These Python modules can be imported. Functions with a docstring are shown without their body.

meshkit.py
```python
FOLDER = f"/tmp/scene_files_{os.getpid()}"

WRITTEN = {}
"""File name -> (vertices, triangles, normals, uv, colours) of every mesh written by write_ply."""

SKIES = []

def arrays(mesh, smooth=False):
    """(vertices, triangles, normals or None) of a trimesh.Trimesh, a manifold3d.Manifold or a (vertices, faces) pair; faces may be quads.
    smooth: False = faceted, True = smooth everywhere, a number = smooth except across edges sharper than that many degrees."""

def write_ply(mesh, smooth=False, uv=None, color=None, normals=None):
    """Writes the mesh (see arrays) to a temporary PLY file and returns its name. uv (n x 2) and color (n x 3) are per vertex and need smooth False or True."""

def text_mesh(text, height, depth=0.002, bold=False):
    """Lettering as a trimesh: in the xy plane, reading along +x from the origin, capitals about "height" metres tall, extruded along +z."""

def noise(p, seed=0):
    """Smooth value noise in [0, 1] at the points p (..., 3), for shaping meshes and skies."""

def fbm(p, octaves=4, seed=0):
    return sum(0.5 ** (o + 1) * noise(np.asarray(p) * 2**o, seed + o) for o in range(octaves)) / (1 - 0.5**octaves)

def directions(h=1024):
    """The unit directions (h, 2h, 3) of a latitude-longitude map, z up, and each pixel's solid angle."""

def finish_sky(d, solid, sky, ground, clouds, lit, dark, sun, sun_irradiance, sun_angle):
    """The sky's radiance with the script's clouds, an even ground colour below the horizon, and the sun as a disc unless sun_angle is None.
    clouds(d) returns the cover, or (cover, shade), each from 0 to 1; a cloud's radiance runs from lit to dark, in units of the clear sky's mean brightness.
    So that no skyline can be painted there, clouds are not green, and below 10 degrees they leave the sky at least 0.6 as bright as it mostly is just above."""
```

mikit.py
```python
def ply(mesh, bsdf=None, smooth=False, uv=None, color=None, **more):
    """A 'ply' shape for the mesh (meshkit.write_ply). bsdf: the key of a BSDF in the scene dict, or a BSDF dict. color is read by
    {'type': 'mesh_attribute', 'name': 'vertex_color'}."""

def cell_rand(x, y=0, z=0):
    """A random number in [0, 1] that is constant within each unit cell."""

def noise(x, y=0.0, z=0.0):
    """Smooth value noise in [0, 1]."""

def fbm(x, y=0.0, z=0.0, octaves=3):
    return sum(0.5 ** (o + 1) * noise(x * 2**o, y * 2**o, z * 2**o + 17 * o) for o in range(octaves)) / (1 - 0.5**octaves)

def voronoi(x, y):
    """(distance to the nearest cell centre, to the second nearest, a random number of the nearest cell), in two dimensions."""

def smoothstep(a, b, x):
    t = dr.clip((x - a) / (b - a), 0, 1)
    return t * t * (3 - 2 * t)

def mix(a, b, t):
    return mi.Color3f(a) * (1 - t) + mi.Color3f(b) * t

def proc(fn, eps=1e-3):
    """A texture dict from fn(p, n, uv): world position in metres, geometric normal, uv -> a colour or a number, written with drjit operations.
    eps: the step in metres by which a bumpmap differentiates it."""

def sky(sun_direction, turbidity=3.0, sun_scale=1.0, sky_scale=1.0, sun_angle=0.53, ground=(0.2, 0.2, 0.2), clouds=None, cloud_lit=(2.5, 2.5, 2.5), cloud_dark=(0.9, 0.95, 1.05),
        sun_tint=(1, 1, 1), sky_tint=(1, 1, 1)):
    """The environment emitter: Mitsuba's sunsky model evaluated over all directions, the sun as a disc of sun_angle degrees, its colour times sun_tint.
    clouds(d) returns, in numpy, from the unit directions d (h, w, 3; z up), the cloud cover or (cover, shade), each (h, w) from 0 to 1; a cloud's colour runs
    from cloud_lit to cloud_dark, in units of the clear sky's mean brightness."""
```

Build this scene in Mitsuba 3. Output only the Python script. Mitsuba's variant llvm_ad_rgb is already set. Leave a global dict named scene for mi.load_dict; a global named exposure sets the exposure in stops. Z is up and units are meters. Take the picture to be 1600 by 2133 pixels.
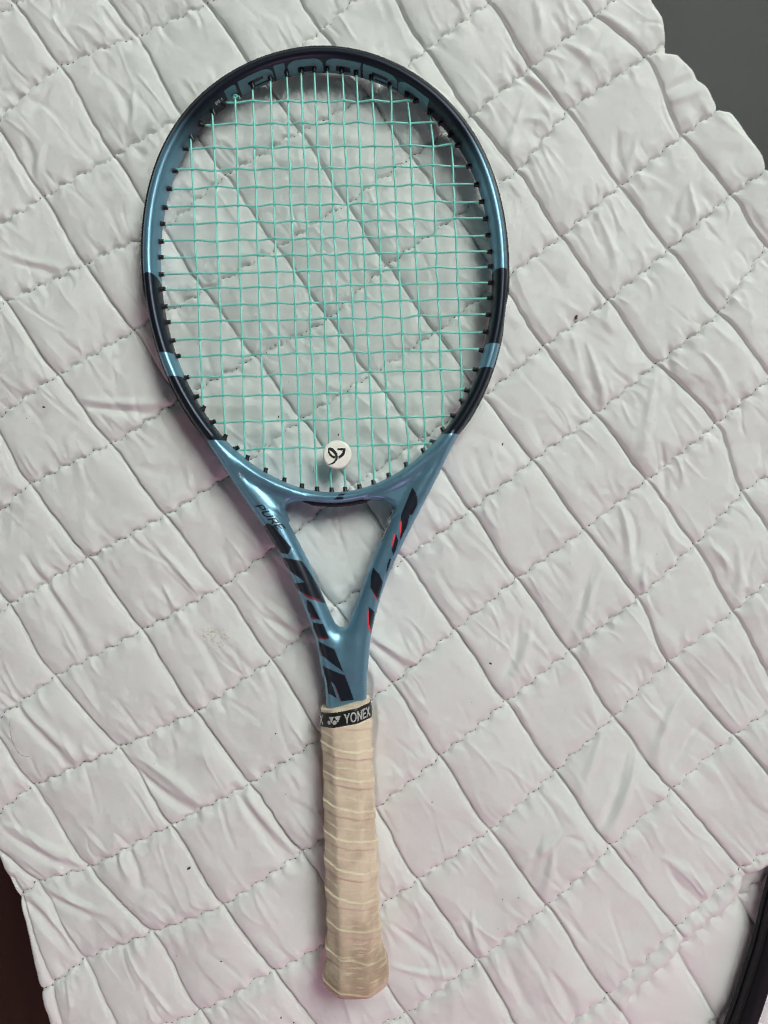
import math, random
import numpy as np
import trimesh
import shapely
from shapely.geometry import Polygon, LineString, Point, box
from shapely import affinity
from scipy.spatial import cKDTree
from scipy import ndimage
from scipy.interpolate import CubicSpline, splprep, splev
import drjit as dr
import mitsuba as mi
import mikit, meshkit
from mikit import proc, noise, fbm, voronoi, smoothstep, mix, cell_rand

T = mi.ScalarTransform4f
rng = np.random.default_rng(7)
scene, labels = {}, {}

# ------------------------------------------------------------------ camera, lights, exposure
FOC, HC = 1479.0, 513.0                      # focal length in 1/1600 picture widths, camera height over the racket's middle plane in mm
exposure = 0.0
scene['camera'] = {'type': 'thinlens', 'fov': 2 * math.degrees(math.atan(800 / FOC)), 'fov_axis': 'x', 'aperture_radius': 0.0011, 'focus_distance': HC / 1000,
                   'near_clip': 0.01, 'far_clip': 20.0, 'to_world': T().look_at(origin=[0, 0, HC / 1000], target=[0, 0, 0], up=[0, 1, 0])}


def unseen_light(key, at, target, half_w, half_h, rgb, label, cat):
    scene[key] = {'type': 'rectangle', 'to_world': T().look_at(origin=at, target=target, up=[0, 0.3, 1]) @ T().scale([half_w, half_h, 1]),
                  'bsdf': {'type': 'diffuse', 'reflectance': {'type': 'rgb', 'value': 0.5}},
                  'emitter': {'type': 'area', 'radiance': {'type': 'rgb', 'value': rgb}}}
    labels[key] = {'label': label, 'category': cat, 'kind': 'structure'}


unseen_light('unseen_light', [1.38, 1.95, 2.55], [0, 0, 0], 0.90, 0.74, [13.0, 13.9, 13.0], 'unseen bright light, out of view, lighting the bed from the upper right', 'unseen_light')  # area light for an unseen source, out of view to the upper right
unseen_light('unseen_light_001', [-1.25, -0.75, 0.85], [0, -0.1, 0], 0.45, 0.30, [0.62, 0.61, 0.62], 'unseen dimmer light, out of view, brightening the left side of the bed', 'unseen_light')  # unseen dim light, out of view, placed to brighten the left side
unseen_light('unseen_light_002', [0.24, -1.10, 0.40], [0.05, -0.25, 0], 0.46, 0.20, [2.9, 1.25, 1.95], 'unseen low pink light, out of view, tinting the lower part of the quilt', 'unseen_light')  # unseen glowing pink panel, placed to tint slopes that face downwards
scene['room_light'] = {'type': 'constant', 'radiance': {'type': 'rgb', 'value': [0.032, 0.034, 0.033]}}


def P(px, py, z=0.0):
    """Position in mm of a point measured in the photograph that lies at height z (mm)."""
    k = (HC - z) / FOC
    return np.array([(px - 800.0) * k, (1066.5 - py) * k])


def PP(pts, z=0.0):
    return np.array([P(a, b, z) for a, b in pts])


# ------------------------------------------------------------------ helpers
USED = {}


def obj(key, mesh, bsdf, smooth=False, uv=None, normals=None):
    """One entry of the scene; a taken key gets the next three-digit number. Mesh in mm."""
    n = USED.get(key, 0)
    USED[key] = n + 1
    k = key if n == 0 else f'{key}_{n:03d}'
    if len(mesh[1] if isinstance(mesh, tuple) else mesh.faces) == 0:
        print('EMPTY', k)
        USED[key] = n
        return k
    if hasattr(mesh, 'vertices'):
        v, f = np.array(mesh.vertices), np.array(mesh.faces)
    else:
        v, f = np.asarray(mesh[0], float), np.asarray(mesh[1], int)
    if f.shape[1] == 4:
        f = np.vstack([f[:, [0, 1, 2]], f[:, [0, 2, 3]]])
    if normals is not None:
        path = meshkit.write_ply((v * 0.001, f), False, uv, None, normals=normals)
        scene[k] = {'type': 'ply', 'filename': path, 'face_normals': False, 'bsdf': {'type': 'ref', 'id': bsdf}}
    else:
        scene[k] = mikit.ply((v * 0.001, f), bsdf, smooth=smooth, uv=uv)
    return k


def rgb(*c):
    return {'type': 'rgb', 'value': list(c)}


def tube(pts, r, sides=8, cap=True):
    p = np.asarray(pts, float)
    t = np.gradient(p, axis=0)
    t /= np.linalg.norm(t, axis=1, keepdims=True) + 1e-12
    ref = np.array([0, 0, 1.0]) if abs(t[:, 2]).mean() < 0.9 else np.array([1.0, 0, 0])
    a = np.cross(t, ref)
    a /= np.linalg.norm(a, axis=1, keepdims=True) + 1e-12
    b = np.cross(a, t)
    ang = np.arange(sides) * 2 * np.pi / sides
    r = np.broadcast_to(np.asarray(r, float), (len(p),))
    v = p[:, None] + r[:, None, None] * (np.cos(ang)[None, :, None] * a[:, None] + np.sin(ang)[None, :, None] * b[:, None])
    i, j = np.meshgrid(np.arange(len(p) - 1), np.arange(sides), indexing='ij')
    q = np.stack([i * sides + j, i * sides + (j + 1) % sides, (i + 1) * sides + (j + 1) % sides, (i + 1) * sides + j], -1).reshape(-1, 4)
    f = np.vstack([q[:, [0, 2, 1]], q[:, [0, 3, 2]]])
    v = v.reshape(-1, 3)
    if cap:
        n = len(v)
        v = np.vstack([v, p[0], p[-1]])
        j = np.arange(sides)
        f = np.vstack([f, np.stack([j, (j + 1) % sides, j * 0 + n], 1), np.stack([(len(p) - 1) * sides + (j + 1) % sides, (len(p) - 1) * sides + j, j * 0 + n + 1], 1)])
    return v, f


def join(parts):
    vs, fs, n = [], [], 0
    for v, f in parts:
        vs.append(v)
        fs.append(np.asarray(f) + n)
        n += len(v)
    return np.vstack(vs), np.vstack(fs)


def ss(a, b, x):
    t = np.clip((x - a) / (b - a), 0, 1)
    return t * t * (3 - 2 * t)


# ------------------------------------------------------------------ materials
def quilt_color(p, n, uv):
    x, y = p.x * 1000, p.y * 1000
    tone = 0.965 + 0.07 * fbm(x * 0.03, y * 0.03, 3.0)
    c = mi.Color3f(0.725, 0.725, 0.712) * tone
    weave = noise(x * 2.1, y * 2.1, 1.0)
    c = c * (0.97 + 0.05 * weave)
    # the two tan smears left of the shaft
    for (sx, sy, r) in STAINS:
        d = dr.sqrt(dr.square((x - sx) / 1.3) + dr.square(y - sy)) / r
        spots = smoothstep(0.60, 0.80, noise(x * 0.9 + 31, y * 1.3, 5.0)) * (1 - smoothstep(0.4, 1.0, d))
        c = mix(c, mi.Color3f(0.46, 0.36, 0.20), spots * 0.45)
    return c


STAINS = [(*P(452, 1332, -14), 11.0), (*P(523, 1300, -14), 5.5), (*P(430, 1320, -14), 6.0)]
scene['mat_quilt'] = {'type': 'twosided', 'bsdf': {'type': 'bumpmap', 'arbitrary': proc(lambda p, n, uv: 0.00012 * noise(p.x * 1900, p.y * 1900, p.z * 600) + 0.0002 * noise(p.x * 450, p.y * 450, 2.0), eps=2e-4),
                      'bsdf': {'type': 'principled', 'base_color': proc(quilt_color), 'roughness': 0.75, 'specular': 0.2, 'sheen': 0.15, 'sheen_tint': 0.2}}}
scene['mat_hole_shade'] = {'type': 'diffuse', 'reflectance': rgb(0.10, 0.10, 0.10)}  # shade inside the needle holes, put into a dark colour
scene['mat_lint'] = {'type': 'diffuse', 'reflectance': rgb(0.06, 0.055, 0.05)}


def paint_color(p, n, uv):
    x, y, z = p.x * 1000, p.y * 1000, p.z * 1000
    blue = mi.Color3f(0.160, 0.318, 0.435)
    navy = mi.Color3f(0.014, 0.020, 0.034)
    left = dr.select(x < -42.0, mi.Float(1), mi.Float(0))
    yl = [165.9, 113.0, 96.2, 50.8]
    yr = [172.5, 119.4, 102.5, 55.3]
    b = [left * a + (1 - left) * c for a, c in zip(yl, yr)]
    e = 0.25
    sl = y - dr.select(left > 0.5, 0.3 * z, mi.Float(0))
    hoop = dr.select(y > 50.0, mi.Float(1), mi.Float(0))
    m1 = smoothstep(b[1] - e, b[1] + e, y) * (1 - smoothstep(b[0] - e, b[0] + e, sl))
    m2 = smoothstep(b[3] - e, b[3] + e, y) * (1 - smoothstep(b[2] - e, b[2] + e, y))
    top = dr.select(left > 0.5, smoothstep(246.0, 284.0, y), smoothstep(224.0, 272.0, y))
    m = dr.clip(m1 + m2 + top, 0, 1)
    flake = 0.90 + 0.2 * noise(x * 3.3, y * 3.3, z * 3.3)
    return mix(blue * flake, navy, m)


def paint_metal(p, n, uv):
    return 0.55


scene['mat_paint'] = {'type': 'principled', 'base_color': proc(paint_color), 'metallic': 0.58, 'roughness': 0.36, 'specular': 0.5, 'clearcoat': 0.15, 'clearcoat_gloss': 0.7}
scene['mat_navy'] = {'type': 'principled', 'base_color': rgb(0.012, 0.016, 0.027), 'metallic': 0.1, 'roughness': 0.36, 'specular': 0.5}
scene['mat_red'] = {'type': 'principled', 'base_color': rgb(0.72, 0.07, 0.10), 'roughness': 0.38, 'specular': 0.5}
scene['mat_shaded_red'] = {'type': 'principled', 'base_color': rgb(0.20, 0.022, 0.038), 'roughness': 0.38, 'specular': 0.5}  # darker copy of the red: shade on the left arm put into colour
scene['mat_letter_teal'] = {'type': 'principled', 'base_color': rgb(0.10, 0.20, 0.24), 'metallic': 0.4, 'roughness': 0.4}
scene['mat_black_plastic'] = {'type': 'principled', 'base_color': rgb(0.010, 0.010, 0.013), 'roughness': 0.38, 'specular': 0.45}
scene['mat_black_rubber'] = {'type': 'principled', 'base_color': rgb(0.008, 0.008, 0.010), 'roughness': 0.55, 'specular': 0.22}
scene['mat_string'] = {'type': 'principled', 'base_color': rgb(0.22, 0.66, 0.58), 'roughness': 0.28, 'specular': 0.55}
scene['mat_cream'] = {'type': 'principled', 'base_color': rgb(0.90, 0.88, 0.81), 'roughness': 0.42, 'specular': 0.4}
scene['mat_ink'] = {'type': 'principled', 'base_color': rgb(0.012, 0.011, 0.010), 'roughness': 0.45}
scene['mat_tape'] = {'type': 'principled', 'base_color': rgb(0.012, 0.014, 0.013), 'roughness': 0.30, 'specular': 0.5}
scene['mat_silver'] = {'type': 'principled', 'base_color': rgb(0.60, 0.60, 0.58), 'metallic': 0.3, 'roughness': 0.4}
scene['mat_white'] = {'type': 'principled', 'base_color': rgb(0.66, 0.66, 0.62), 'roughness': 0.5}


def grip_color(p, n, uv):
    x, y, z = p.x * 1000, p.y * 1000, p.z * 1000
    c = mi.Color3f(0.75, 0.63, 0.48)
    d = fbm(x * 0.06, y * 0.05, z * 0.06, 4)
    low = smoothstep(-230.0, -330.0, y)
    c = mix(c, mi.Color3f(0.42, 0.31, 0.225), smoothstep(0.35, 0.75, d) * 0.6 + low * 0.45)
    streak = fbm(x * 0.12, y * 0.9, z * 0.12, 3)
    c = mix(c, mi.Color3f(0.74, 0.64, 0.47), smoothstep(0.52, 0.75, streak) * 0.5)
    grain = noise(x * 2.5, y * 2.5, z * 2.5)
    edge = smoothstep(0.35, 0.95, uv.x)        # light caught by proud wrap edges, painted in pale; uv.x holds how proud
    c = mix(c, mi.Color3f(0.78, 0.69, 0.50), edge * 0.28)
    return c * (0.93 + 0.12 * grain)


scene['mat_grip'] = {'type': 'bumpmap', 'arbitrary': proc(lambda p, n, uv: 0.00012 * noise(p.x * 1100, p.y * 1100, p.z * 1100), eps=2e-4),
                     'bsdf': {'type': 'principled', 'base_color': proc(grip_color), 'roughness': 0.6, 'specular': 0.3, 'sheen': 0.3}}

# ------------------------------------------------------------------ the bed's surroundings
def slab(x0, x1, y0, y1, z0, z1):
    m = trimesh.creation.box(extents=[x1 - x0, y1 - y0, z1 - z0])
    m.apply_translation([(x0 + x1) / 2, (y0 + y1) / 2, (z0 + z1) / 2])
    return m


scene['mat_floor'] = {'type': 'principled', 'base_color': proc(lambda p, n, uv: mi.Color3f(0.006, 0.0059, 0.0052) * (0.9 + 0.2 * fbm(p.x * 9, p.y * 9, 1.0))), 'roughness': 0.42, 'specular': 0.16}
scene['mat_wood_floor'] = {'type': 'diffuse', 'reflectance': proc(lambda p, n, uv: mix(mi.Color3f(0.080, 0.046, 0.035), mi.Color3f(0.05, 0.030, 0.024), fbm(p.x * 60, p.y * 4, 2.0)))}
scene['floor'] = mikit.ply((np.array([[0.02, -0.1, -0.11], [3.5, -0.1, -0.11], [3.5, 3.5, -0.11], [0.02, 3.5, -0.11]]), np.array([[0, 1, 2, 3]])), 'mat_floor')
labels['floor'] = {'label': 'plain dark grey floor beyond the upper right edge of the quilt', 'category': 'floor', 'kind': 'structure'}
scene['wood_floor'] = mikit.ply((np.array([[-3.5, -3, -0.46], [3.5, -3, -0.46], [3.5, 3.5, -0.46], [-3.5, 3.5, -0.46]]), np.array([[0, 1, 2, 3]])), 'mat_wood_floor')
labels['wood_floor'] = {'label': 'dark reddish brown wooden floor below the lower left edge of the quilt', 'category': 'floor', 'kind': 'structure'}

# ------------------------------------------------------------------ the quilt: seams traced from the photograph
N = {
 -3: {8: (66, 1844), 9: (169, 2003), 10: (260, 2160)},
 -2: {7: (62, 1639), 8: (178, 1812), 9: (312, 1944), 10: (414, 2111)},
 -1: {5: (17, 1257), 6: (108, 1408), 7: (242, 1559), 8: (353, 1719), 9: (462, 1888), 10: (568, 2028), 11: (690, 2190)},
 0: {4: (56, 1006), 5: (178, 1160), 6: (289, 1313), 7: (404, 1485), 8: (518, 1634), 9: (626, 1780), 10: (735, 1945), 11: (845, 2125)},
 1: {2: (6, 623), 3: (116, 778), 4: (225, 922), 5: (341, 1072), 6: (455, 1223), 7: (563, 1376), 8: (670, 1535), 9: (780, 1690), 10: (869, 1841), 11: (994, 2007), 12: (1110, 2190)},
 2: {1: (80, 400), 2: (170, 545), 3: (272, 684), 4: (370, 828), 5: (482, 982), 6: (595, 1120), 7: (697, 1264), 8: (816, 1423), 9: (916, 1578), 10: (1021, 1733), 11: (1140, 1888), 12: (1266, 2077)},
 3: {0: (116, 125), 1: (231, 316), 2: (335, 472), 3: (421, 599), 4: (527, 738), 5: (625, 869), 6: (733, 1010), 7: (841, 1164), 8: (947, 1311), 9: (1055, 1464), 10: (1160, 1613), 11: (1273, 1765), 12: (1414, 1941)},
 4: {0: (275, 60), 1: (376, 233), 2: (464, 356), 3: (574, 508), 4: (682, 658), 5: (769, 776), 6: (876, 913), 7: (979, 1061), 8: (1079, 1204), 9: (1191, 1359), 10: (1285, 1499), 11: (1406, 1652), 12: (1555, 1820)},
 5: {0: (425, -2), 1: (538, 152), 2: (623, 269), 3: (719, 418), 4: (805, 545), 5: (907, 685), 6: (1008, 821), 7: (1112, 956), 8: (1221, 1102), 9: (1334, 1247), 10: (1402, 1382), 11: (1539, 1538), 12: (1690, 1720)},
 6: {0: (560, -110), 1: (665, 50), 2: (767, 190), 3: (855, 319), 4: (950, 442), 5: (1045, 578), 6: (1135, 715), 7: (1244, 858), 8: (1352, 997), 9: (1454, 1134), 10: (1536, 1274), 11: (1650, 1460)},
 7: {1: (790, -60), 2: (886, 92), 3: (982, 232), 4: (1079, 345), 5: (1172, 484), 6: (1272, 618), 7: (1371, 754), 8: (1499, 879), 9: (1555, 1022), 10: (1660, 1170)},
 8: {2: (1020, -5), 3: (1105, 128), 4: (1184, 218), 5: (1296, 376), 6: (1397, 513), 7: (1499, 650), 8: (1610, 780)},
 9: {3: (1240, 26), 4: (1345, 112), 5: (1424, 274), 6: (1525, 401), 7: (1600, 506), 8: (1730, 660)},
}
ZQ = -14.0
known = [(a, k, *P(*xy, ZQ)) for a, row in N.items() for k, xy in row.items()]
known = np.array(known)
G = np.column_stack([np.ones(len(known)), known[:, 0], known[:, 1]])
coef, *_ = np.linalg.lstsq(G, known[:, 2:], rcond=None)
resid = known[:, 2:] - G @ coef
nodes = {}
for a in range(-9, 11):
    for k in range(-8, 21):
        d2 = (known[:, 0] - a) ** 2 + (known[:, 1] - k) ** 2
        j = int(np.argmin(d2))
        base = np.array([1, a, k]) @ coef
        if d2[j] == 0:
            nodes[a, k] = known[j, 2:]
        else:
            w = 1 / (d2 + 0.01) ** 2
            nodes[a, k] = base + (resid * w[:, None]).sum(0) / w.sum() * math.exp(-d2[j] / 18) + rng.normal(0, 1.5, 2)

OUT = [(1050, -900), (1190, -400), (1290, -170), (1364, 0), (1382, 34), (1393, 90), (1391, 103), (1416, 109), (1450, 146), (1484, 195), (1500, 220), (1525, 230), (1555, 274), (1585, 315),
       (1603, 347), (1640, 395), (1800, 640), (2300, 1350), (1900, 1620), (1700, 1762), (1600, 1822), (1562, 1843), (1547, 1880), (1520, 1909), (1484, 1935), (1449, 1962), (1424, 1976),
       (1412, 2001), (1375, 2029), (1340, 2054), (1318, 2081), (1312, 2105), (1293, 2133), (1200, 2215), (900, 2500), (700, 2680), (420, 2900), (200, 2470), (94, 2133), (78, 2069),
       (56, 1969), (28, 1875), (0, 1815), (-60, 1690), (-300, 1250), (-700, 550), (-900, -900)]
outline = Polygon(PP(OUT, ZQ))


def resample(p, step):
    p = np.asarray(p, float)
    s = np.r_[0, np.cumsum(np.linalg.norm(np.diff(p, axis=0), axis=1))]
    u = np.arange(0, s[-1], step)
    return np.column_stack([np.interp(u, s, p[:, i]) for i in range(p.shape[1])])


def seam_a(a):
    """A plain seam: an S between two nodes, flatter where a stitched seam meets it."""
    ks = [k for k in range(-8, 21)]
    q = np.array([nodes[a, k] for k in ks])
    out = []
    tan = np.gradient(q, axis=0)
    c, s = math.cos(math.radians(8)), math.sin(math.radians(8))
    tan = np.column_stack([tan[:, 0] * c - tan[:, 1] * s, tan[:, 0] * s + tan[:, 1] * c]) * 0.9
    u = np.linspace(0, 1, 60, endpoint=False)[:, None]
    h00, h10, h01, h11 = 2 * u**3 - 3 * u**2 + 1, u**3 - 2 * u**2 + u, -2 * u**3 + 3 * u**2, u**3 - u**2
    for i in range(len(q) - 1):
        out.append(h00 * q[i] + h10 * tan[i] + h01 * q[i + 1] + h11 * tan[i + 1])
    p = resample(np.vstack(out), 0.5)
    w = meshkit.noise(np.column_stack([np.arange(len(p)) * 0.07, np.full(len(p), a * 7.3), np.zeros(len(p))])) - 0.5
    t = np.gradient(p, axis=0)
    t /= np.linalg.norm(t, axis=1, keepdims=True)
    return p + 1.1 * w[:, None] * np.column_stack([t[:, 1], -t[:, 0]])


def seam_b(k):
    """A stitched seam: stair-like zigzag between the plain seams. Returns (zigzag polyline, straight polyline)."""
    zig, mean = [], []
    for a in range(-9, 10):
        p0, p1 = nodes[a, k], nodes[a + 1, k]
        L = np.linalg.norm(p1 - p0)
        t = (p1 - p0) / L
        n = np.array([t[1], -t[0]])                        # towards the picture's bottom
        K = max(3, int(round(L / 14.2)))
        u = np.linspace(0, 1, 200, endpoint=False)
        ph = (u * K) % 1
        tri = np.where(ph < 0.55, ph / 0.55, (1 - ph) / 0.45)
        tri = tri * tri * (3 - 2 * tri) * 0.35 + tri * 0.65
        jit = meshkit.noise(np.column_stack([u * K * 0.9 + a * 11, np.full_like(u, k * 3.7), np.zeros_like(u)])) - 0.5
        off = 2.5 * tri - 0.2 + 1.2 * jit
        end = np.minimum(1, np.minimum(u, 1 - u) / 0.04)
        base = p0 + u[:, None] * (p1 - p0)
        zig.append(base + (off * end)[:, None] * n)
        mean.append(base + 1.3 * n)
    return resample(np.vstack(zig), 0.5), resample(np.vstack(mean), 0.5)


A_lines = [seam_a(a) for a in range(-9, 11)]
B_pairs = [seam_b(k) for k in range(-8, 13)]
hem_left = resample(PP([(20, 1835), (34, 1859), (50, 1906), (81, 1991), (103, 2050), (122, 2133), (150, 2230)], ZQ), 0.5)
# lines that stop at the hem: nothing beyond it
segA = np.vstack(A_lines + [hem_left])
treeA = cKDTree(segA)
sA = np.concatenate([np.arange(len(l)) * 0.5 + i * 3001 for i, l in enumerate(A_lines + [hem_left])])
segB = np.vstack([b[0] for b in B_pairs])
treeB = cKDTree(segB)
segM = np.vstack([b[1] for b in B_pairs])
treeM = cKDTree(segM)
tM = np.vstack([np.gradient(b[1], axis=0) for b in B_pairs])
sM = np.concatenate([np.arange(len(b[1])) * 0.5 + i * 5003 for i, b in enumerate(B_pairs)])

STEP = 0.72


def axis(lo, hi, lo2, hi2):
    fine = np.arange(lo, hi + STEP, STEP)
    g = []
    s, x = STEP, fine[-1]
    while x < hi2:
        s = min(s * 1.07, 12)
        x += s
        g.append(x)
    l = []
    s, x = STEP, fine[0]
    while x > lo2:
        s = min(s * 1.07, 12)
        x -= s
        l.append(x)
    return np.array(l[::-1] + list(fine) + g)


def wrinkle_field(gx, gy, shape, segs):
    """Sum of smooth ridges and valleys along short curved lines: (x0,y0,x1,y1,width,height,bend)."""
    z = np.zeros(shape)
    for (x0, y0, x1, y1, w, hgt, bend) in segs:
        ax, bx = sorted((x0, x1))
        ay, by = sorted((y0, y1))
        m = 3 * w + abs(bend)
        i0, i1 = np.searchsorted(gx, [ax - m, bx + m])
        j0, j1 = np.searchsorted(gy, [ay - m, by + m])
        if i1 <= i0 or j1 <= j0:
            continue
        X, Y = np.meshgrid(gx[i0:i1], gy[j0:j1])
        L = math.hypot(x1 - x0, y1 - y0) + 1e-9
        tx, ty = (x1 - x0) / L, (y1 - y0) / L
        u = ((X - x0) * tx + (Y - y0) * ty) / L
        d = (X - x0) * -ty + (Y - y0) * tx - bend * 4 * u * (1 - u)
        uc = np.clip(u, 0, 1)
        fade = np.sin(np.pi * np.clip(0.08 + 0.84 * uc, 0, 1)) ** 0.8 * np.exp(-((u - uc) * L / w) ** 2)
        ww = w * (0.55 + 0.75 * uc)
        z[j0:j1, i0:i1] += hgt * fade * np.exp(-(d / ww) ** 2) * (1 - 0.55 * np.clip(d / ww, -1.2, 1.2))
    return z


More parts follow.
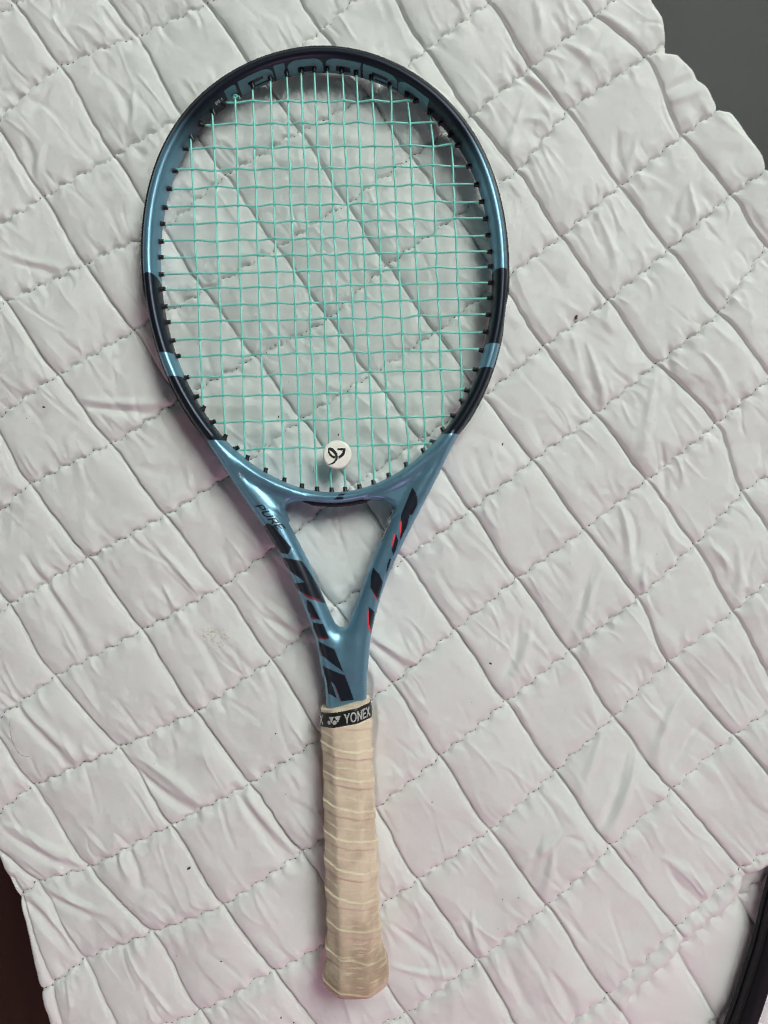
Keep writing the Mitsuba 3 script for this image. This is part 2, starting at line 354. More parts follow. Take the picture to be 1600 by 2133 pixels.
# folds: some of them where the photograph shows them, the rest at random out of the stitched seams
FOLDS = [((5, 1440), (157, 1606), 4.2, -1.9), ((30, 1452), (178, 1590), 4.5, 1.6), ((58, 1165), (188, 1366), 4.5, -1.8), ((80, 1160), (200, 1350), 5, 1.2), ((335, 1140), (432, 1242), 4.0, 1.8), ((345, 1228), (398, 1322), 3.6, 1.6),
         ((405, 1320), (478, 1440), 4.5, -1.3), ((268, 1590), (412, 1690), 4.0, -2.2), ((290, 1580), (430, 1680), 4.5, 1.8), ((486, 1640), (612, 1800), 4.2, -1.8), ((500, 1630), (625, 1770), 4.2, 1.6), ((250, 1740), (297, 1845), 3.4, -1.7), ((240, 1760), (275, 1835), 3.6, 1.2),
         ((15, 1740), (165, 1818), 4.2, -2.0), ((30, 1725), (150, 1795), 4.5, 1.6), ((45, 1880), (150, 1990), 4.5, -2.0), ((60, 1870), (160, 1975), 4.5, 1.8), ((90, 1850), (290, 1935), 5, 1.8), ((80, 1870), (280, 1930), 4.5, -1.7), ((775, 1339), (850, 1394), 4.5, -2.0), ((782, 1326), (862, 1376), 5.0, 1.4),
         ((556, 1288), (648, 1346), 4.5, -1.8), ((560, 1265), (640, 1320), 4.5, 1.4), ((178, 846), (345, 855), 4.2, -1.6), ((182, 832), (340, 838), 4.5, 1.4), ((285, 970), (350, 985), 5, -1.0),
         ((1228, 718), (1270, 846), 3.6, 1.8), ((1215, 740), (1255, 845), 4.0, -1.0), ((1365, 800), (1345, 960), 5.0, 1.7), ((1380, 930), (1392, 1030), 3.4, -1.8), ((1395, 720), (1400, 850), 4.5, -1.2), ((1465, 740), (1520, 820), 3.6, 1.6),
         ((1245, 580), (1275, 690), 4.5, 1.2), ((1300, 1060), (1322, 1190), 3.8, 2.0), ((1320, 1070), (1318, 1170), 3.4, -1.5), ((1345, 1180), (1350, 1235), 2.6, 1.4), ((1228, 1210), (1190, 1340), 5, -1.5), ((1245, 1210), (1215, 1330), 5, 1.5), ((1110, 1300), (1062, 1425), 4.5, 1.7), ((1085, 1300), (1050, 1420), 4.5, -1.3),
         ((1430, 1450), (1375, 1610), 4.2, 2.0), ((1500, 1480), (1415, 1600), 4.5, -1.6), ((1330, 1590), (1268, 1745), 4.2, 2.2), ((1310, 1585), (1250, 1740), 4.5, -1.5), ((1255, 1540), (1210, 1660), 4.5, 1.4), ((1165, 1740), (1085, 1810), 4.2, 1.6), ((1180, 1740), (1230, 1760), 4, -1.2), ((1150, 1760), (1135, 1860), 3.6, 1.6), ((1125, 1745), (1100, 1840), 4.5, -1.2),
         ((1390, 1790), (1500, 1880), 5, 1.6), ((1400, 1815), (1490, 1890), 4.5, -1.3), ((1180, 1900), (1215, 1960), 3.6, -1.2), ((985, 1910), (1010, 2000), 3.6, 1.6), ((970, 1925), (1000, 2000), 3.6, -1.4), ((815, 1930), (935, 2020), 4, -1.4), ((820, 2020), (960, 2035), 3.8, 1.4), ((1150, 2020), (1200, 2110), 5, -1.4), ((1060, 2000), (1120, 2120), 5.5, -1.2),
         ((1060, 115), (1165, 210), 4.5, -2.0), ((1080, 130), (1180, 190), 4.0, 1.6), ((1185, 90), (1250, 130), 4.5, 1.8), ((1255, 60), (1180, 190), 5, -1.2), ((1110, 0), (1130, 90), 4.5, 1.6), ((1250, 25), (1345, 80), 4.5, 1.3), ((1380, 190), (1495, 150), 5.5, -1.8), ((1385, 215), (1490, 175), 5, 1.2), ((1090, 215), (1060, 330), 4.2, 1.5), ((1100, 240), (1150, 250), 4.2, 1.4), ((1245, 385), (1240, 460), 3.2, -1.6), ((1255, 395), (1250, 460), 3, 1.4), ((1290, 270), (1300, 370), 4.5, -1.3), ((1330, 290), (1310, 380), 4.5, 1.2), ((1440, 390), (1455, 480), 3.6, 1.8), ((1425, 395), (1405, 490), 4.5, -1.3), ((1255, 455), (1290, 560), 4, 1.6), ((1500, 590), (1540, 640), 3.6, 1.4),
         ((1540, 1140), (1555, 1280), 5, 1.5), ((1575, 1150), (1560, 1290), 4.5, -1.4), ((1490, 1140), (1530, 1190), 3.4, 1.4), ((100, 180), (60, 230), 5, -1.2), ((215, 20), (275, 85), 4, -1.4), ((235, 170), (275, 280), 5, -1.4), ((280, 190), (270, 295), 4, 1.2), ((160, 50), (215, 110), 4.5, 1.0), ((50, 280), (65, 370), 5.5, -1.8), ((90, 300), (70, 380), 4.5, 1.0), ((0, 520), (140, 560), 4.5, 1.4), ((30, 545), (150, 575), 4, -1.2), ((265, 295), (305, 325), 3.4, -1.2)]
segs = []
for (p0, p1, w, hgt) in FOLDS:
    a, b = P(*p0, ZQ), P(*p1, ZQ)
    segs.append((*a, *b, w * 0.9, hgt * 1.35, rng.normal(0, 2)))
for a in range(-9, 10):
    for k in range(-8, 13):
        p00, p10, p01, p11 = nodes[a, k], nodes[a + 1, k], nodes[a, k + 1], nodes[a + 1, k + 1]
        for side in (0, 1):
            for _ in range(rng.integers(3, 8)):
                u = rng.uniform(0.08, 0.92)
                s0 = p00 + u * (p10 - p00) if side == 0 else p01 + u * (p11 - p01)
                u2 = np.clip(u + rng.normal(0, 0.22), 0.05, 0.95)
                s1 = p01 + u2 * (p11 - p01) if side == 0 else p00 + u2 * (p10 - p00)
                L = rng.uniform(0.2, 0.65)
                e = s0 + L * (s1 - s0)
                segs.append((*s0, *e, rng.uniform(1.1, 3.2), rng.choice([-1, 1]) * rng.uniform(0.2, 0.85), rng.normal(0, 1.5)))


def racket_floor(X, Y):
    """How high the cloth may rise under the racket (mm)."""
    z = np.full(X.shape, 50.0)
    d, _ = hoop_tree.query(np.column_stack([X.ravel(), Y.ravel()]), workers=4)
    d = d.reshape(X.shape)
    z = np.minimum(z, -12.4 + np.maximum(0, d - 5) ** 2 * 0.08)
    for (c, hw, zb) in GRIP_BED:
        dd = np.hypot(X - c[0], Y - c[1])
        z = np.minimum(z, zb + np.maximum(0, dd - hw) ** 2 * 0.07)
    return z


# ------------------------------------------------------------------ racket: curves traced from the photograph (string plane is z = 0)
MAIN_TOP = [(398, 285), (443, 232), (490, 197), (526, 177), (563, 163), (597, 150), (627, 143), (655, 141), (682, 141), (712, 142), (742, 148), (774, 157), (813, 172), (850, 190), (898, 228), (940, 277)]
MAIN_BOT = [(423, 853), (468, 912), (511, 960), (551, 985), (591, 1004), (628, 1016), (660, 1022), (691, 1025), (720, 1025), (751, 1022), (780, 1013), (813, 998), (851, 976), (887, 946), (924, 898), (964, 838)]
CROSS_L = [(462, 212), (418, 259), (384, 309), (362, 355), (347, 392), (338, 432), (333, 466), (331, 503), (331, 536), (333, 572), (336, 602), (341, 639), (349, 671), (360, 709), (370, 742), (387, 786), (408, 826), (441, 880), (488, 937)]
CROSS_R = [(868, 210), (921, 255), (955, 302), (981, 345), (998, 384), (1009, 419), (1016, 455), (1021, 489), (1025, 524), (1027, 555), (1027, 589), (1024, 621), (1019, 656), (1012, 691), (1002, 729), (989, 769), (971, 812), (945, 866), (905, 923)]
rim = np.array(MAIN_TOP + MAIN_BOT + CROSS_L + CROSS_R, float)
cen = np.array([680.0, 585.0])
ang = np.arctan2(rim[:, 1] - cen[1], rim[:, 0] - cen[0])
rim = PP(rim[np.argsort(ang)])
tck, _ = splprep([np.r_[rim[:, 0], rim[0, 0]], np.r_[rim[:, 1], rim[0, 1]]], s=70, per=True)
inner = np.column_stack(splev(np.linspace(0, 1, 2400, endpoint=False), tck))
W_HOOP, B_HOOP = 5.2, 11.8
tg = np.roll(inner, -1, 0) - np.roll(inner, 1, 0)
tg /= np.linalg.norm(tg, axis=1, keepdims=True)
nrm = np.column_stack([tg[:, 1], -tg[:, 0]])
if ((inner - inner.mean(0)) * nrm).sum() < 0:
    nrm = -nrm                                   # outward
bridge = np.exp(-(((inner[:, 0] - P(706, 0)[0]) / 34) ** 4)) * (inner[:, 1] < P(0, 985)[1])
w_hoop = W_HOOP - 0.9 * bridge
b_hoop = B_HOOP - 2.6 * bridge
hoop = inner + nrm * w_hoop[:, None]             # centre line
hoop_tree = cKDTree(hoop)
hoop_s = np.r_[0, np.cumsum(np.linalg.norm(np.diff(hoop, axis=0), axis=1))]

ARM_L = [(452, 925, 4.6, 11.5), (485, 972, 5.8, 11.6), (520, 1018, 7.2, 11.6), (557, 1066, 8.4, 11.6), (596, 1130, 8.0, 11.4), (631, 1200, 7.7, 11.2), (660, 1272, 7.9, 11), (685, 1335, 9, 11), (702, 1390, 10, 11)]
ARM_R = [(935, 912, 4.6, 11.5), (908, 962, 5.8, 11.6), (877, 1015, 7.2, 11.6), (846, 1068, 8.2, 11.6), (813, 1135, 8.0, 11.4), (785, 1200, 7.7, 11.2), (762, 1270, 7.9, 11), (744, 1335, 9, 11), (730, 1390, 10, 11)]
SHAFT = [(717.5, 1352, 15.2, 10.6), (718.5, 1385, 16.0, 10.8), (720, 1420, 15.2, 10.8), (721.5, 1462, 14.6, 10.8), (723, 1500, 14.4, 10.8)]

OPEN = [(614, 1045), (640, 1042), (705, 1046), (772, 1042), (800, 1044), (814, 1050), (818, 1060), (810, 1079), (782, 1138), (760, 1198), (744, 1256), (733, 1303), (716, 1320), (700, 1303),
        (689, 1262), (667, 1201), (634, 1132), (604, 1088), (593, 1062), (599, 1049)]
OPEN = Polygon(PP(OPEN, 3.0)).buffer(-4, quad_segs=10).buffer(4, quad_segs=10)
WEBS = [[(500, 978), (560, 990), (655, 1036), (655, 1070), (632, 1100), (600, 1085), (560, 1062), (530, 1030)],
        [(912, 970), (850, 988), (757, 1036), (757, 1070), (780, 1100), (812, 1085), (850, 1062), (884, 1030)]]
WEBS = [Polygon(PP(w, 3.0)).difference(OPEN) for w in WEBS]
WEBS = [g for w in WEBS for g in getattr(w, 'geoms', [w]) if g.area > 15]


def web_field(q, z):
    """The flat webs that fill the corners between head and arms. q (n, 2), z (n or 1, m)."""
    out = None
    for w in WEBS:
        pts = shapely.points(q)
        d = shapely.distance(w, pts) - shapely.distance(w.exterior, pts) * shapely.contains(w, pts)
        a = np.maximum(d + 4.0, 0) / 4.0
        g = (np.sqrt(a[:, None] ** 2 + (z / 9.0) ** 2) - 1) * 5.0
        out = g if out is None else np.minimum(out, g)
    return out


def blend(a, b, k):
    h = np.clip(0.5 + 0.5 * (a - b) / k, 0, 1)
    return a * (1 - h) + b * h - k * h * (1 - h)


def centre(rows):
    r = np.array(rows, float)
    p = PP(r[:, :2], 2.0)
    t = np.r_[0, np.cumsum(np.linalg.norm(np.diff(p, axis=0), axis=1))]
    u = np.arange(0, t[-1], 0.5)
    cs = CubicSpline(t, np.column_stack([p, r[:, 2:]]))(u)
    return cs[:, :2], cs[:, 2], cs[:, 3]


tubes = [(hoop, w_hoop, b_hoop, 2.25)] + [(*centre(r), e) for r, e in ((ARM_L, 2.2), (ARM_R, 2.2), (SHAFT, 2.7))]
trees = [cKDTree(t[0]) for t in tubes]


def frame_field(X, Y, Z):
    """Below zero inside the frame. X, Y (n,), Z (m,) -> (n, m)."""
    q = np.column_stack([X, Y])
    best = None
    for (c, w, b, e), tr in zip(tubes, trees):
        d, i = tr.query(q, workers=4)
        g = ((d / w[i]) ** e)[:, None] + (np.abs(Z)[None, :] / b[i][:, None]) ** e
        g = (g ** (1 / e) - 1) * 6.0
        if best is None:
            best = g
        else:
            best = blend(best, g, 3.0)
    return blend(best, web_field(q, Z[None, :]), 2.4)


def surface_nets(F, org, h):
    s = F < 0
    nx, ny, nz = F.shape
    acc = np.zeros((nx - 1, ny - 1, nz - 1, 3), np.float32)
    cnt = np.zeros((nx - 1, ny - 1, nz - 1), np.float32)
    corner = [(0, 0, 0), (1, 0, 0), (0, 1, 0), (1, 1, 0), (0, 0, 1), (1, 0, 1), (0, 1, 1), (1, 1, 1)]
    view = lambda A, c: A[c[0]:nx - 1 + c[0], c[1]:ny - 1 + c[1], c[2]:nz - 1 + c[2]]
    for a in range(8):
        for b in range(a + 1, 8):
            da = np.array(corner[b]) - corner[a]
            if np.abs(da).sum() != 1:
                continue
            m = view(s, corner[a]) != view(s, corner[b])
            fa, fb = view(F, corner[a])[m], view(F, corner[b])[m]
            t = fa / (fa - fb)
            acc[m] += np.array(corner[a]) + t[:, None] * da
            cnt[m] += 1
    idx = -np.ones(cnt.shape, int)
    on = cnt > 0
    idx[on] = np.arange(on.sum())
    v = np.argwhere(on) + acc[on] / cnt[on][:, None]
    faces = []
    for ax in range(3):
        o1, o2 = (ax + 1) % 3, (ax + 2) % 3
        lo = [slice(1, -1)] * 3
        hi = [slice(1, -1)] * 3
        lo[ax], hi[ax] = slice(0, -1), slice(1, None)
        a, b = s[tuple(lo)], s[tuple(hi)]
        e = np.argwhere(a != b)
        flip = a[tuple(e.T)]
        e[:, o1] += 1
        e[:, o2] += 1
        def cell(d1, d2):
            c = e.copy()
            c[:, o1] -= d1
            c[:, o2] -= d2
            return idx[tuple(c.T)]
        q = np.column_stack([cell(1, 1), cell(0, 1), cell(0, 0), cell(1, 0)])
        q[~flip] = q[~flip][:, ::-1]
        faces.append(q)
    f = np.vstack(faces)
    f = f[(f >= 0).all(1)]
    return v * h + org, np.vstack([f[:, [0, 1, 2]], f[:, [0, 2, 3]]])


def frame_point(v):
    """The field and its gradient at single points (n, 3)."""
    def val(p):
        q = p[:, :2]
        best = None
        for (c, w, b, e), tr in zip(tubes, trees):
            d, i = tr.query(q, workers=4)
            g = (((d / w[i]) ** e + (np.abs(p[:, 2]) / b[i]) ** e) ** (1 / e) - 1) * 6.0
            if best is None:
                best = g
            else:
                best = blend(best, g, 3.0)
        return blend(best[:, None], web_field(q, p[:, 2:]), 2.4)[:, 0]
    f0 = val(v)
    e = 0.25
    g = np.column_stack([(val(v + np.eye(3)[i] * e) - val(v - np.eye(3)[i] * e)) / (2 * e) for i in range(3)])
    return f0, g


def build_frame():
    h = 0.9
    gx = np.arange(-190, 108, h)
    gy = np.arange(-146, 345, h)
    gz = np.arange(-13.5, 13.6, h)
    F = np.full((len(gx), len(gy), len(gz)), 9.0, np.float32)
    X, Y = np.meshgrid(gx, gy, indexing='ij')
    q = np.column_stack([X.ravel(), Y.ravel()])
    near = np.zeros(len(q), bool)
    for (c, w, b, e), tr in zip(tubes, trees):
        d, i = tr.query(q, workers=4)
        near |= d < w[i] + 4
    near |= shapely.contains_xy(shapely.union_all(WEBS).buffer(4), q[:, 0], q[:, 1])
    F.reshape(-1, len(gz))[near] = frame_field(q[near, 0], q[near, 1], gz)
    v, f = surface_nets(F, np.array([gx[0], gy[0], gz[0]]), h)
    for _ in range(2):
        f0, g = frame_point(v)
        step = np.clip(f0 / (np.linalg.norm(g, axis=1) ** 2 + 1e-9), -0.6, 0.6)
        v = v - step[:, None] * g
    m = trimesh.Trimesh(v, f, process=False)
    trimesh.smoothing.filter_taubin(m, lamb=0.4, nu=0.42, iterations=6)
    if m.volume < 0:
        m.invert()
    return m


frame = build_frame()

# grip: centre line, half widths (mm) down the handle
GRIP = [(720.6, 1456, 16.4), (720.8, 1480, 17.9), (721.9, 1520, 17.8), (725, 1600, 17.5), (728.5, 1700, 18.0), (732, 1800, 18.5), (736, 1900, 18.7), (738, 1950, 19.2), (739.5, 1985, 20.6), (741.5, 2008, 22.5), (742.5, 2024, 23.3), (742.8, 2038, 22.9), (742.3, 2047, 21.4), (742, 2053, 18.6), (741.7, 2056.5, 14.0)]
gr = np.array(GRIP)
gp = PP(gr[:, :2], 2.0)
GRIP_BED = [(np.array([np.interp(y, gr[:, 1], gp[:, 0]), P(0, y, 2)[1]]), np.interp(y, gr[:, 1], gr[:, 2]) - 4, -np.interp(y, gr[:, 1], gr[:, 2]) * 0.9 - 0.4) for y in range(1440, 2085, 14)]

# ------------------------------------------------------------------ the quilt's mesh
gx = axis(-297, 297, -640, 760)
gy = axis(-393, 393, -640, 640)
X, Y = np.meshgrid(gx, gy)
xy = np.column_stack([X.ravel(), Y.ravel()])
shape = X.shape
dA, iA = treeA.query(xy, workers=4)
dB, _ = treeB.query(xy, workers=4)
dM, iM = treeM.query(xy, workers=4)
sb = sM[iM]
sideM = np.sign(((xy - segM[iM]) * np.column_stack([-tM[iM][:, 1], tM[iM][:, 0]])).sum(1))
edge_ring = np.array(outline.exterior.coords)
edge_pts = resample(edge_ring, 0.4)
edge_tree = cKDTree(edge_pts)
dE, iE = edge_tree.query(xy, workers=4)
inside = shapely.contains_xy(outline, xy[:, 0], xy[:, 1])
dE = np.where(inside, dE, -dE)


def puff(d, D, e):
    t = 1 - np.clip(d / D, 0, 1)
    return (1 - t * t) ** e


fA = 0.50 * puff(dA, 2.4, 0.5) + 0.50 * puff(dA, 13.0, 0.7)
fB = 0.30 * puff(dB, 2.2, 0.6) + 0.70 * puff(dB, 11.0, 0.7)
lowf = meshkit.fbm(np.column_stack([xy / 130.0, np.zeros(len(xy))]), 3, 5) - 0.5
midf = meshkit.fbm(np.column_stack([xy / 26.0, np.full(len(xy), 3.0)]), 3, 9) - 0.5
size = 0.8 + 0.5 * meshkit.noise(np.column_stack([xy / 60.0, np.full(len(xy), 8.0)]), 3)
h = 5.4 * size * fA * (0.06 + 0.94 * fB)
# gathers along the stitched seams and, finer, along the plain ones
seed = np.where(sideM > 0, 0.0, 40.0)
g1 = meshkit.noise(np.column_stack([sb / 3.1, seed, dM / 14.0])) - 0.5
g2 = meshkit.noise(np.column_stack([sb / 6.5, seed + 9, dM / 25.0])) - 0.5
amp = 0.35 + 1.0 * meshkit.noise(np.column_stack([xy / 45.0, np.full(len(xy), 21.0)]), 2)
h += amp * (1.5 * g1 * np.exp(-dM / 5.0) + 2.2 * g2 * np.exp(-dM / 11.0)) * fA
g3 = meshkit.noise(np.column_stack([sA[iA] / 3.6, np.zeros(len(xy)), dA / 12.0]), 4) - 0.5
h += 0.75 * g3 * np.exp(-dA / 3.5) * np.clip(dA / 0.8, 0, 1)
h -= 1.1 * np.exp(-(dA / 0.85) ** 2)
h += midf * 4.0 * np.minimum(fA, fB)
tiny = meshkit.fbm(np.column_stack([xy / 7.0, np.full(len(xy), 5.0)]), 3, 17) - 0.5
h += 0.6 * tiny * np.minimum(fA, fB)
h += 0.10 * (meshkit.noise(np.column_stack([xy / 1.7, np.full(len(xy), 2.0)]), 23) - 0.5)
h = h.reshape(shape)
h += wrinkle_field(gx, gy, shape, segs) * np.minimum(1, (np.minimum(dA, dB).reshape(shape)) / 3.5)
# needle holes of the stitches
stitch_at, stitch_dir = [], []
for zig, _ in B_pairs:
    tz = np.gradient(zig, axis=0)
    tz /= np.linalg.norm(tz, axis=1, keepdims=True) + 1e-9
    idx = np.arange(4, len(zig) - 4, 9)
    stitch_at.append(zig[idx])
    stitch_dir.append(tz[idx])
stitch_at, stitch_dir = np.vstack(stitch_at), np.vstack(stitch_dir)
dS, _ = cKDTree(stitch_at).query(xy, workers=4, distance_upper_bound=4)
dS = np.where(np.isfinite(dS), dS, 9).reshape(shape)
h -= 0.7 * np.exp(-(dS / 0.95) ** 2)
z = -20.6 + h + lowf.reshape(shape) * 13.0
top = racket_floor(X, Y)
z = np.where(z > top - 1.2, top - 1.2 + 1.2 * np.tanh((z - top + 1.2) / 1.2) * 0.9, z) if True else z
# the cloth rolls down at its edges
d = dE.reshape(shape)
Ro = 7.0
roll = np.where(d < Ro, Ro - np.sqrt(np.maximum(Ro * Ro - (Ro - np.clip(d, 0, Ro)) ** 2, 0)), 0)
z = z - roll * 0.9
far = d < -7
px = np.where(d < 0, edge_pts[iE][:, 0].reshape(shape), X)
py = np.where(d < 0, edge_pts[iE][:, 1].reshape(shape), Y)
z = np.where(d < 0, z - np.clip(-d, 0, 8) * 4.0, z)
vid = np.arange(X.size).reshape(shape)
quad = np.stack([vid[:-1, :-1], vid[:-1, 1:], vid[1:, 1:], vid[1:, :-1]], -1).reshape(-1, 4)
quad = quad[~far.ravel()[quad].any(1)]
# which patch a piece of cloth belongs to
fine_part = (np.abs(X) < 297) & (np.abs(Y) < 393)
openc = ((np.minimum(dA, dB) > 0.9) & (dE > 0)).reshape(shape) & fine_part
lab, nlab = ndimage.label(openc)
sizes = ndimage.sum(np.outer(np.gradient(gy), np.gradient(gx)), lab, np.arange(nlab + 1))
lab = np.where(sizes[lab] >= 150, lab, 0)
near_i = ndimage.distance_transform_edt(lab == 0, return_distances=False, return_indices=True)
lab = np.where(fine_part, lab[near_i[0], near_i[1]], 0)
V = np.column_stack([px.ravel(), py.ravel(), z.ravel()])
tri = np.vstack([quad[:, [0, 1, 2]], quad[:, [0, 2, 3]]])
fn = np.cross(V[tri[:, 1]] - V[tri[:, 0]], V[tri[:, 2]] - V[tri[:, 0]])
VN = np.zeros_like(V)
for c in range(3):
    for ax_ in range(3):
        VN[:, ax_] += np.bincount(tri[:, c], fn[:, ax_], len(V))
VN /= np.linalg.norm(VN, axis=1, keepdims=True) + 1e-12
flab = lab.ravel()[quad[:, 0]]
order = np.argsort(flab, kind='stable')
quad, flab = quad[order], flab[order]
cut = np.r_[0, np.nonzero(np.diff(flab))[0] + 1, len(flab)]
rest = []
for a, b in zip(cut[:-1], cut[1:]):
    q = quad[a:b]
    c = V[q].reshape(-1, 3)
    if flab[a] == 0:
        rest.append(q)
        continue
    u, inv = np.unique(q, return_inverse=True)
    obj('quilt__patch', (V[u], inv.reshape(-1, 4)), 'mat_quilt', normals=VN[u])
q = np.vstack(rest)
from scipy.sparse import coo_matrix
from scipy.sparse.csgraph import connected_components
ed = np.vstack([q[:, [0, 1]], q[:, [1, 2]], q[:, [2, 3]]])
_, comp = connected_components(coo_matrix((np.ones(len(ed)), (ed[:, 0], ed[:, 1])), shape=(len(V), len(V))), directed=False)
cq = comp[q[:, 0]]
for c in np.unique(cq):
    qq = q[cq == c]
    u, inv = np.unique(qq, return_inverse=True)
    obj('quilt__border_cloth', (V[u], inv.reshape(-1, 4)), 'mat_quilt', normals=VN[u])
labels['quilt'] = {'label': 'white quilted bedspread sewn in puffy squares, spread over the bed under the racket', 'category': 'quilt'}

# dark dashes standing in for shade in the needle holes of the zigzag stitching
from scipy.interpolate import RegularGridInterpolator
zmap = RegularGridInterpolator((gy, gx), z, bounds_error=False, fill_value=-40)
ok = shapely.contains_xy(outline.buffer(-3), stitch_at[:, 0], stitch_at[:, 1]) & (np.abs(stitch_at[:, 0]) < 300) & (np.abs(stitch_at[:, 1]) < 395)
parts = []
for c, t in zip(stitch_at[ok], stitch_dir[ok]):
    L, w = rng.uniform(0.8, 1.3), rng.uniform(0.36, 0.58)
    n = np.array([-t[1], t[0]])
    ring = np.array([c - t * L, c - t * L * 0.5 + n * w, c + t * L * 0.5 + n * w, c + t * L, c + t * L * 0.5 - n * w, c - t * L * 0.5 - n * w])
    zz = float(zmap((c[1], c[0])))
    lo = np.column_stack([ring, np.full(6, zz - 0.05)])
    hi = np.append(c, zz + 0.75)[None]
    v = np.vstack([lo, hi])
    f = [[i, (i + 1) % 6, 6] for i in range(6)]
    parts.append((v, np.array(f)[:, ::-1]))
obj('quilt__stitching', join(parts), 'mat_hole_shade')
labels['quilt__stitching'] = {'label': 'dark dashes for the shade in the needle holes along the quilt seams', 'kind': 'stuff'}

# ------------------------------------------------------------------ racket parts
R = 'tennis_racket'
labels[R] = {'label': 'light blue and navy tennis racket with turquoise strings and beige grip lying on the quilt', 'category': 'tennis racket'}
obj(R + '__frame', frame, 'mat_paint', smooth=True)


def string_path(p0, p1, n, k0, other):
    """p0 -> p1 woven over and under the other strings."""
    p0, p1 = np.asarray(p0), np.asarray(p1)
    L = np.linalg.norm(p1 - p0)
    t = (p1 - p0) / L
    p0, p1 = p0 - t * 5, p1 + t * 5
    pts = [np.append(p0, 0.0)]
    hits = []
    for j, (a, b) in enumerate(other):
        M = np.column_stack([p1 - p0, a - b])
        s, r = np.linalg.solve(M, a - p0)
        if 0.005 < s < 0.995 and -0.002 < r < 1.002:
            hits.append((s, j))
    hits.sort()
    m = np.array([-t[1], t[0]])
    xs, zs, ls = [0], [0], [0]
    for s, j in hits:
        xs.append(s)
        zs.append(0.62 if (j + k0) % 2 == 0 else -0.62)
        ls.append(rng.normal(0, 0.22) + n * (0.42 if (j + k0) % 2 == 0 else -0.42))
    xs.append(1), zs.append(0), ls.append(0)
    u = np.linspace(0, 1, 200)
    from scipy.interpolate import PchipInterpolator
    zc, lc = PchipInterpolator(xs, zs)(u), PchipInterpolator(xs, ls)(u)
    return np.column_stack([p0 + u[:, None] * (p1 - p0) + lc[:, None] * m, zc])


mains = [(P(*a), P(*b)) for a, b in zip(MAIN_TOP, MAIN_BOT)]
crosses = [(P(*a), P(*b)) for a, b in zip(CROSS_L, CROSS_R)]
for i, (a, b) in enumerate(mains):
    v, f = tube(string_path(a, b, 0.2, i, crosses), 0.75, 8, False)
    obj(R + '__main_string', (v, f), 'mat_string', smooth=True)
for i, (a, b) in enumerate(crosses):
    v, f = tube(string_path(a, b, 0.55, i + 1, mains), 0.73, 8, False)
    obj(R + '__cross_string', (v, f), 'mat_string', smooth=True)


def grommet(p, d, length=3.3, r=1.65):
    """A short flared black tube standing out of the inner wall at p along d."""
    d = np.array([d[0], d[1], 0.0])
    d /= np.linalg.norm(d)
    p = np.append(p, 0.0)
    ts = [-2.0, 0.0, 0.6, length - 0.5, length, length, length - 1.0]
    rs = [r * 1.25, r * 1.25, r, r * 0.95, r * 0.85, r * 0.5, r * 0.45]
    return tube(np.array([p + d * t for t in ts]) + np.arange(7)[:, None] * 1e-5 * d, rs, 12)


_, ir = cKDTree(inner).query(np.vstack([m[0] for m in mains]))
inner_tree = cKDTree(inner)
for grp in (mains, crosses):
    for a, b in grp:
        for p, other in ((a, b), (b, a)):
            _, i = inner_tree.query(p)
            d = (other - p) / np.linalg.norm(other - p)
            d = d * 0.45 + (-nrm[i]) * 0.55
            obj(R + '__grommet', grommet(inner[i], d), 'mat_black_plastic', smooth=35)


# bumper guard: a grooved black strip round the outer wall of the head
def hoop_strip(i0, i1, z_out, name, mat):
    """Sweep a section (offset beyond the outer wall, z) along the hoop from sample i0 to i1."""
    idx = np.arange(i0, i1, 6) % len(hoop)
    rows = []
    fade = np.minimum(1, np.minimum(np.arange(len(idx)), np.arange(len(idx))[::-1]) / 5.0)
    for o, zz in z_out:
        e = 2.25
        base = w_hoop[idx] * (1 - np.minimum(1, np.abs(zz) / b_hoop[idx]) ** e) ** (1 / e)
        off = base + o * np.where(o > 0, fade, 1)
        rows.append(np.column_stack([hoop[idx] + nrm[idx] * off[:, None], np.full(len(idx), float(zz))]))
    g = np.stack(rows, 1)
    n, m = g.shape[:2]
    i, j = np.meshgrid(np.arange(n - 1), np.arange(m), indexing='ij')
    q = np.stack([i * m + j, (i + 1) * m + j, (i + 1) * m + (j + 1) % m, i * m + (j + 1) % m], -1).reshape(-1, 4)
    mesh = trimesh.Trimesh(g.reshape(-1, 3), np.vstack([q[:, [0, 1, 2]], q[:, [0, 2, 3]]]), process=False)
    if mesh.volume < 0:
        mesh.invert()
    return obj(name, mesh, mat, smooth=40)


def hoop_index(px, py):
    return int(hoop_tree.query(P(px, py))[1])


iL, iR = hoop_index(318, 640), hoop_index(1050, 640)
GROOVE = [(-0.6, 9.2), (0.7, 9.0), (1.2, 8.4), (1.3, 5.4), (0.2, 5.0), (0.2, 3.2), (1.5, 2.8), (1.5, -2.8), (0.2, -3.2), (0.2, -5.0), (1.3, -5.4), (1.2, -8.4), (-0.6, -9.2)]
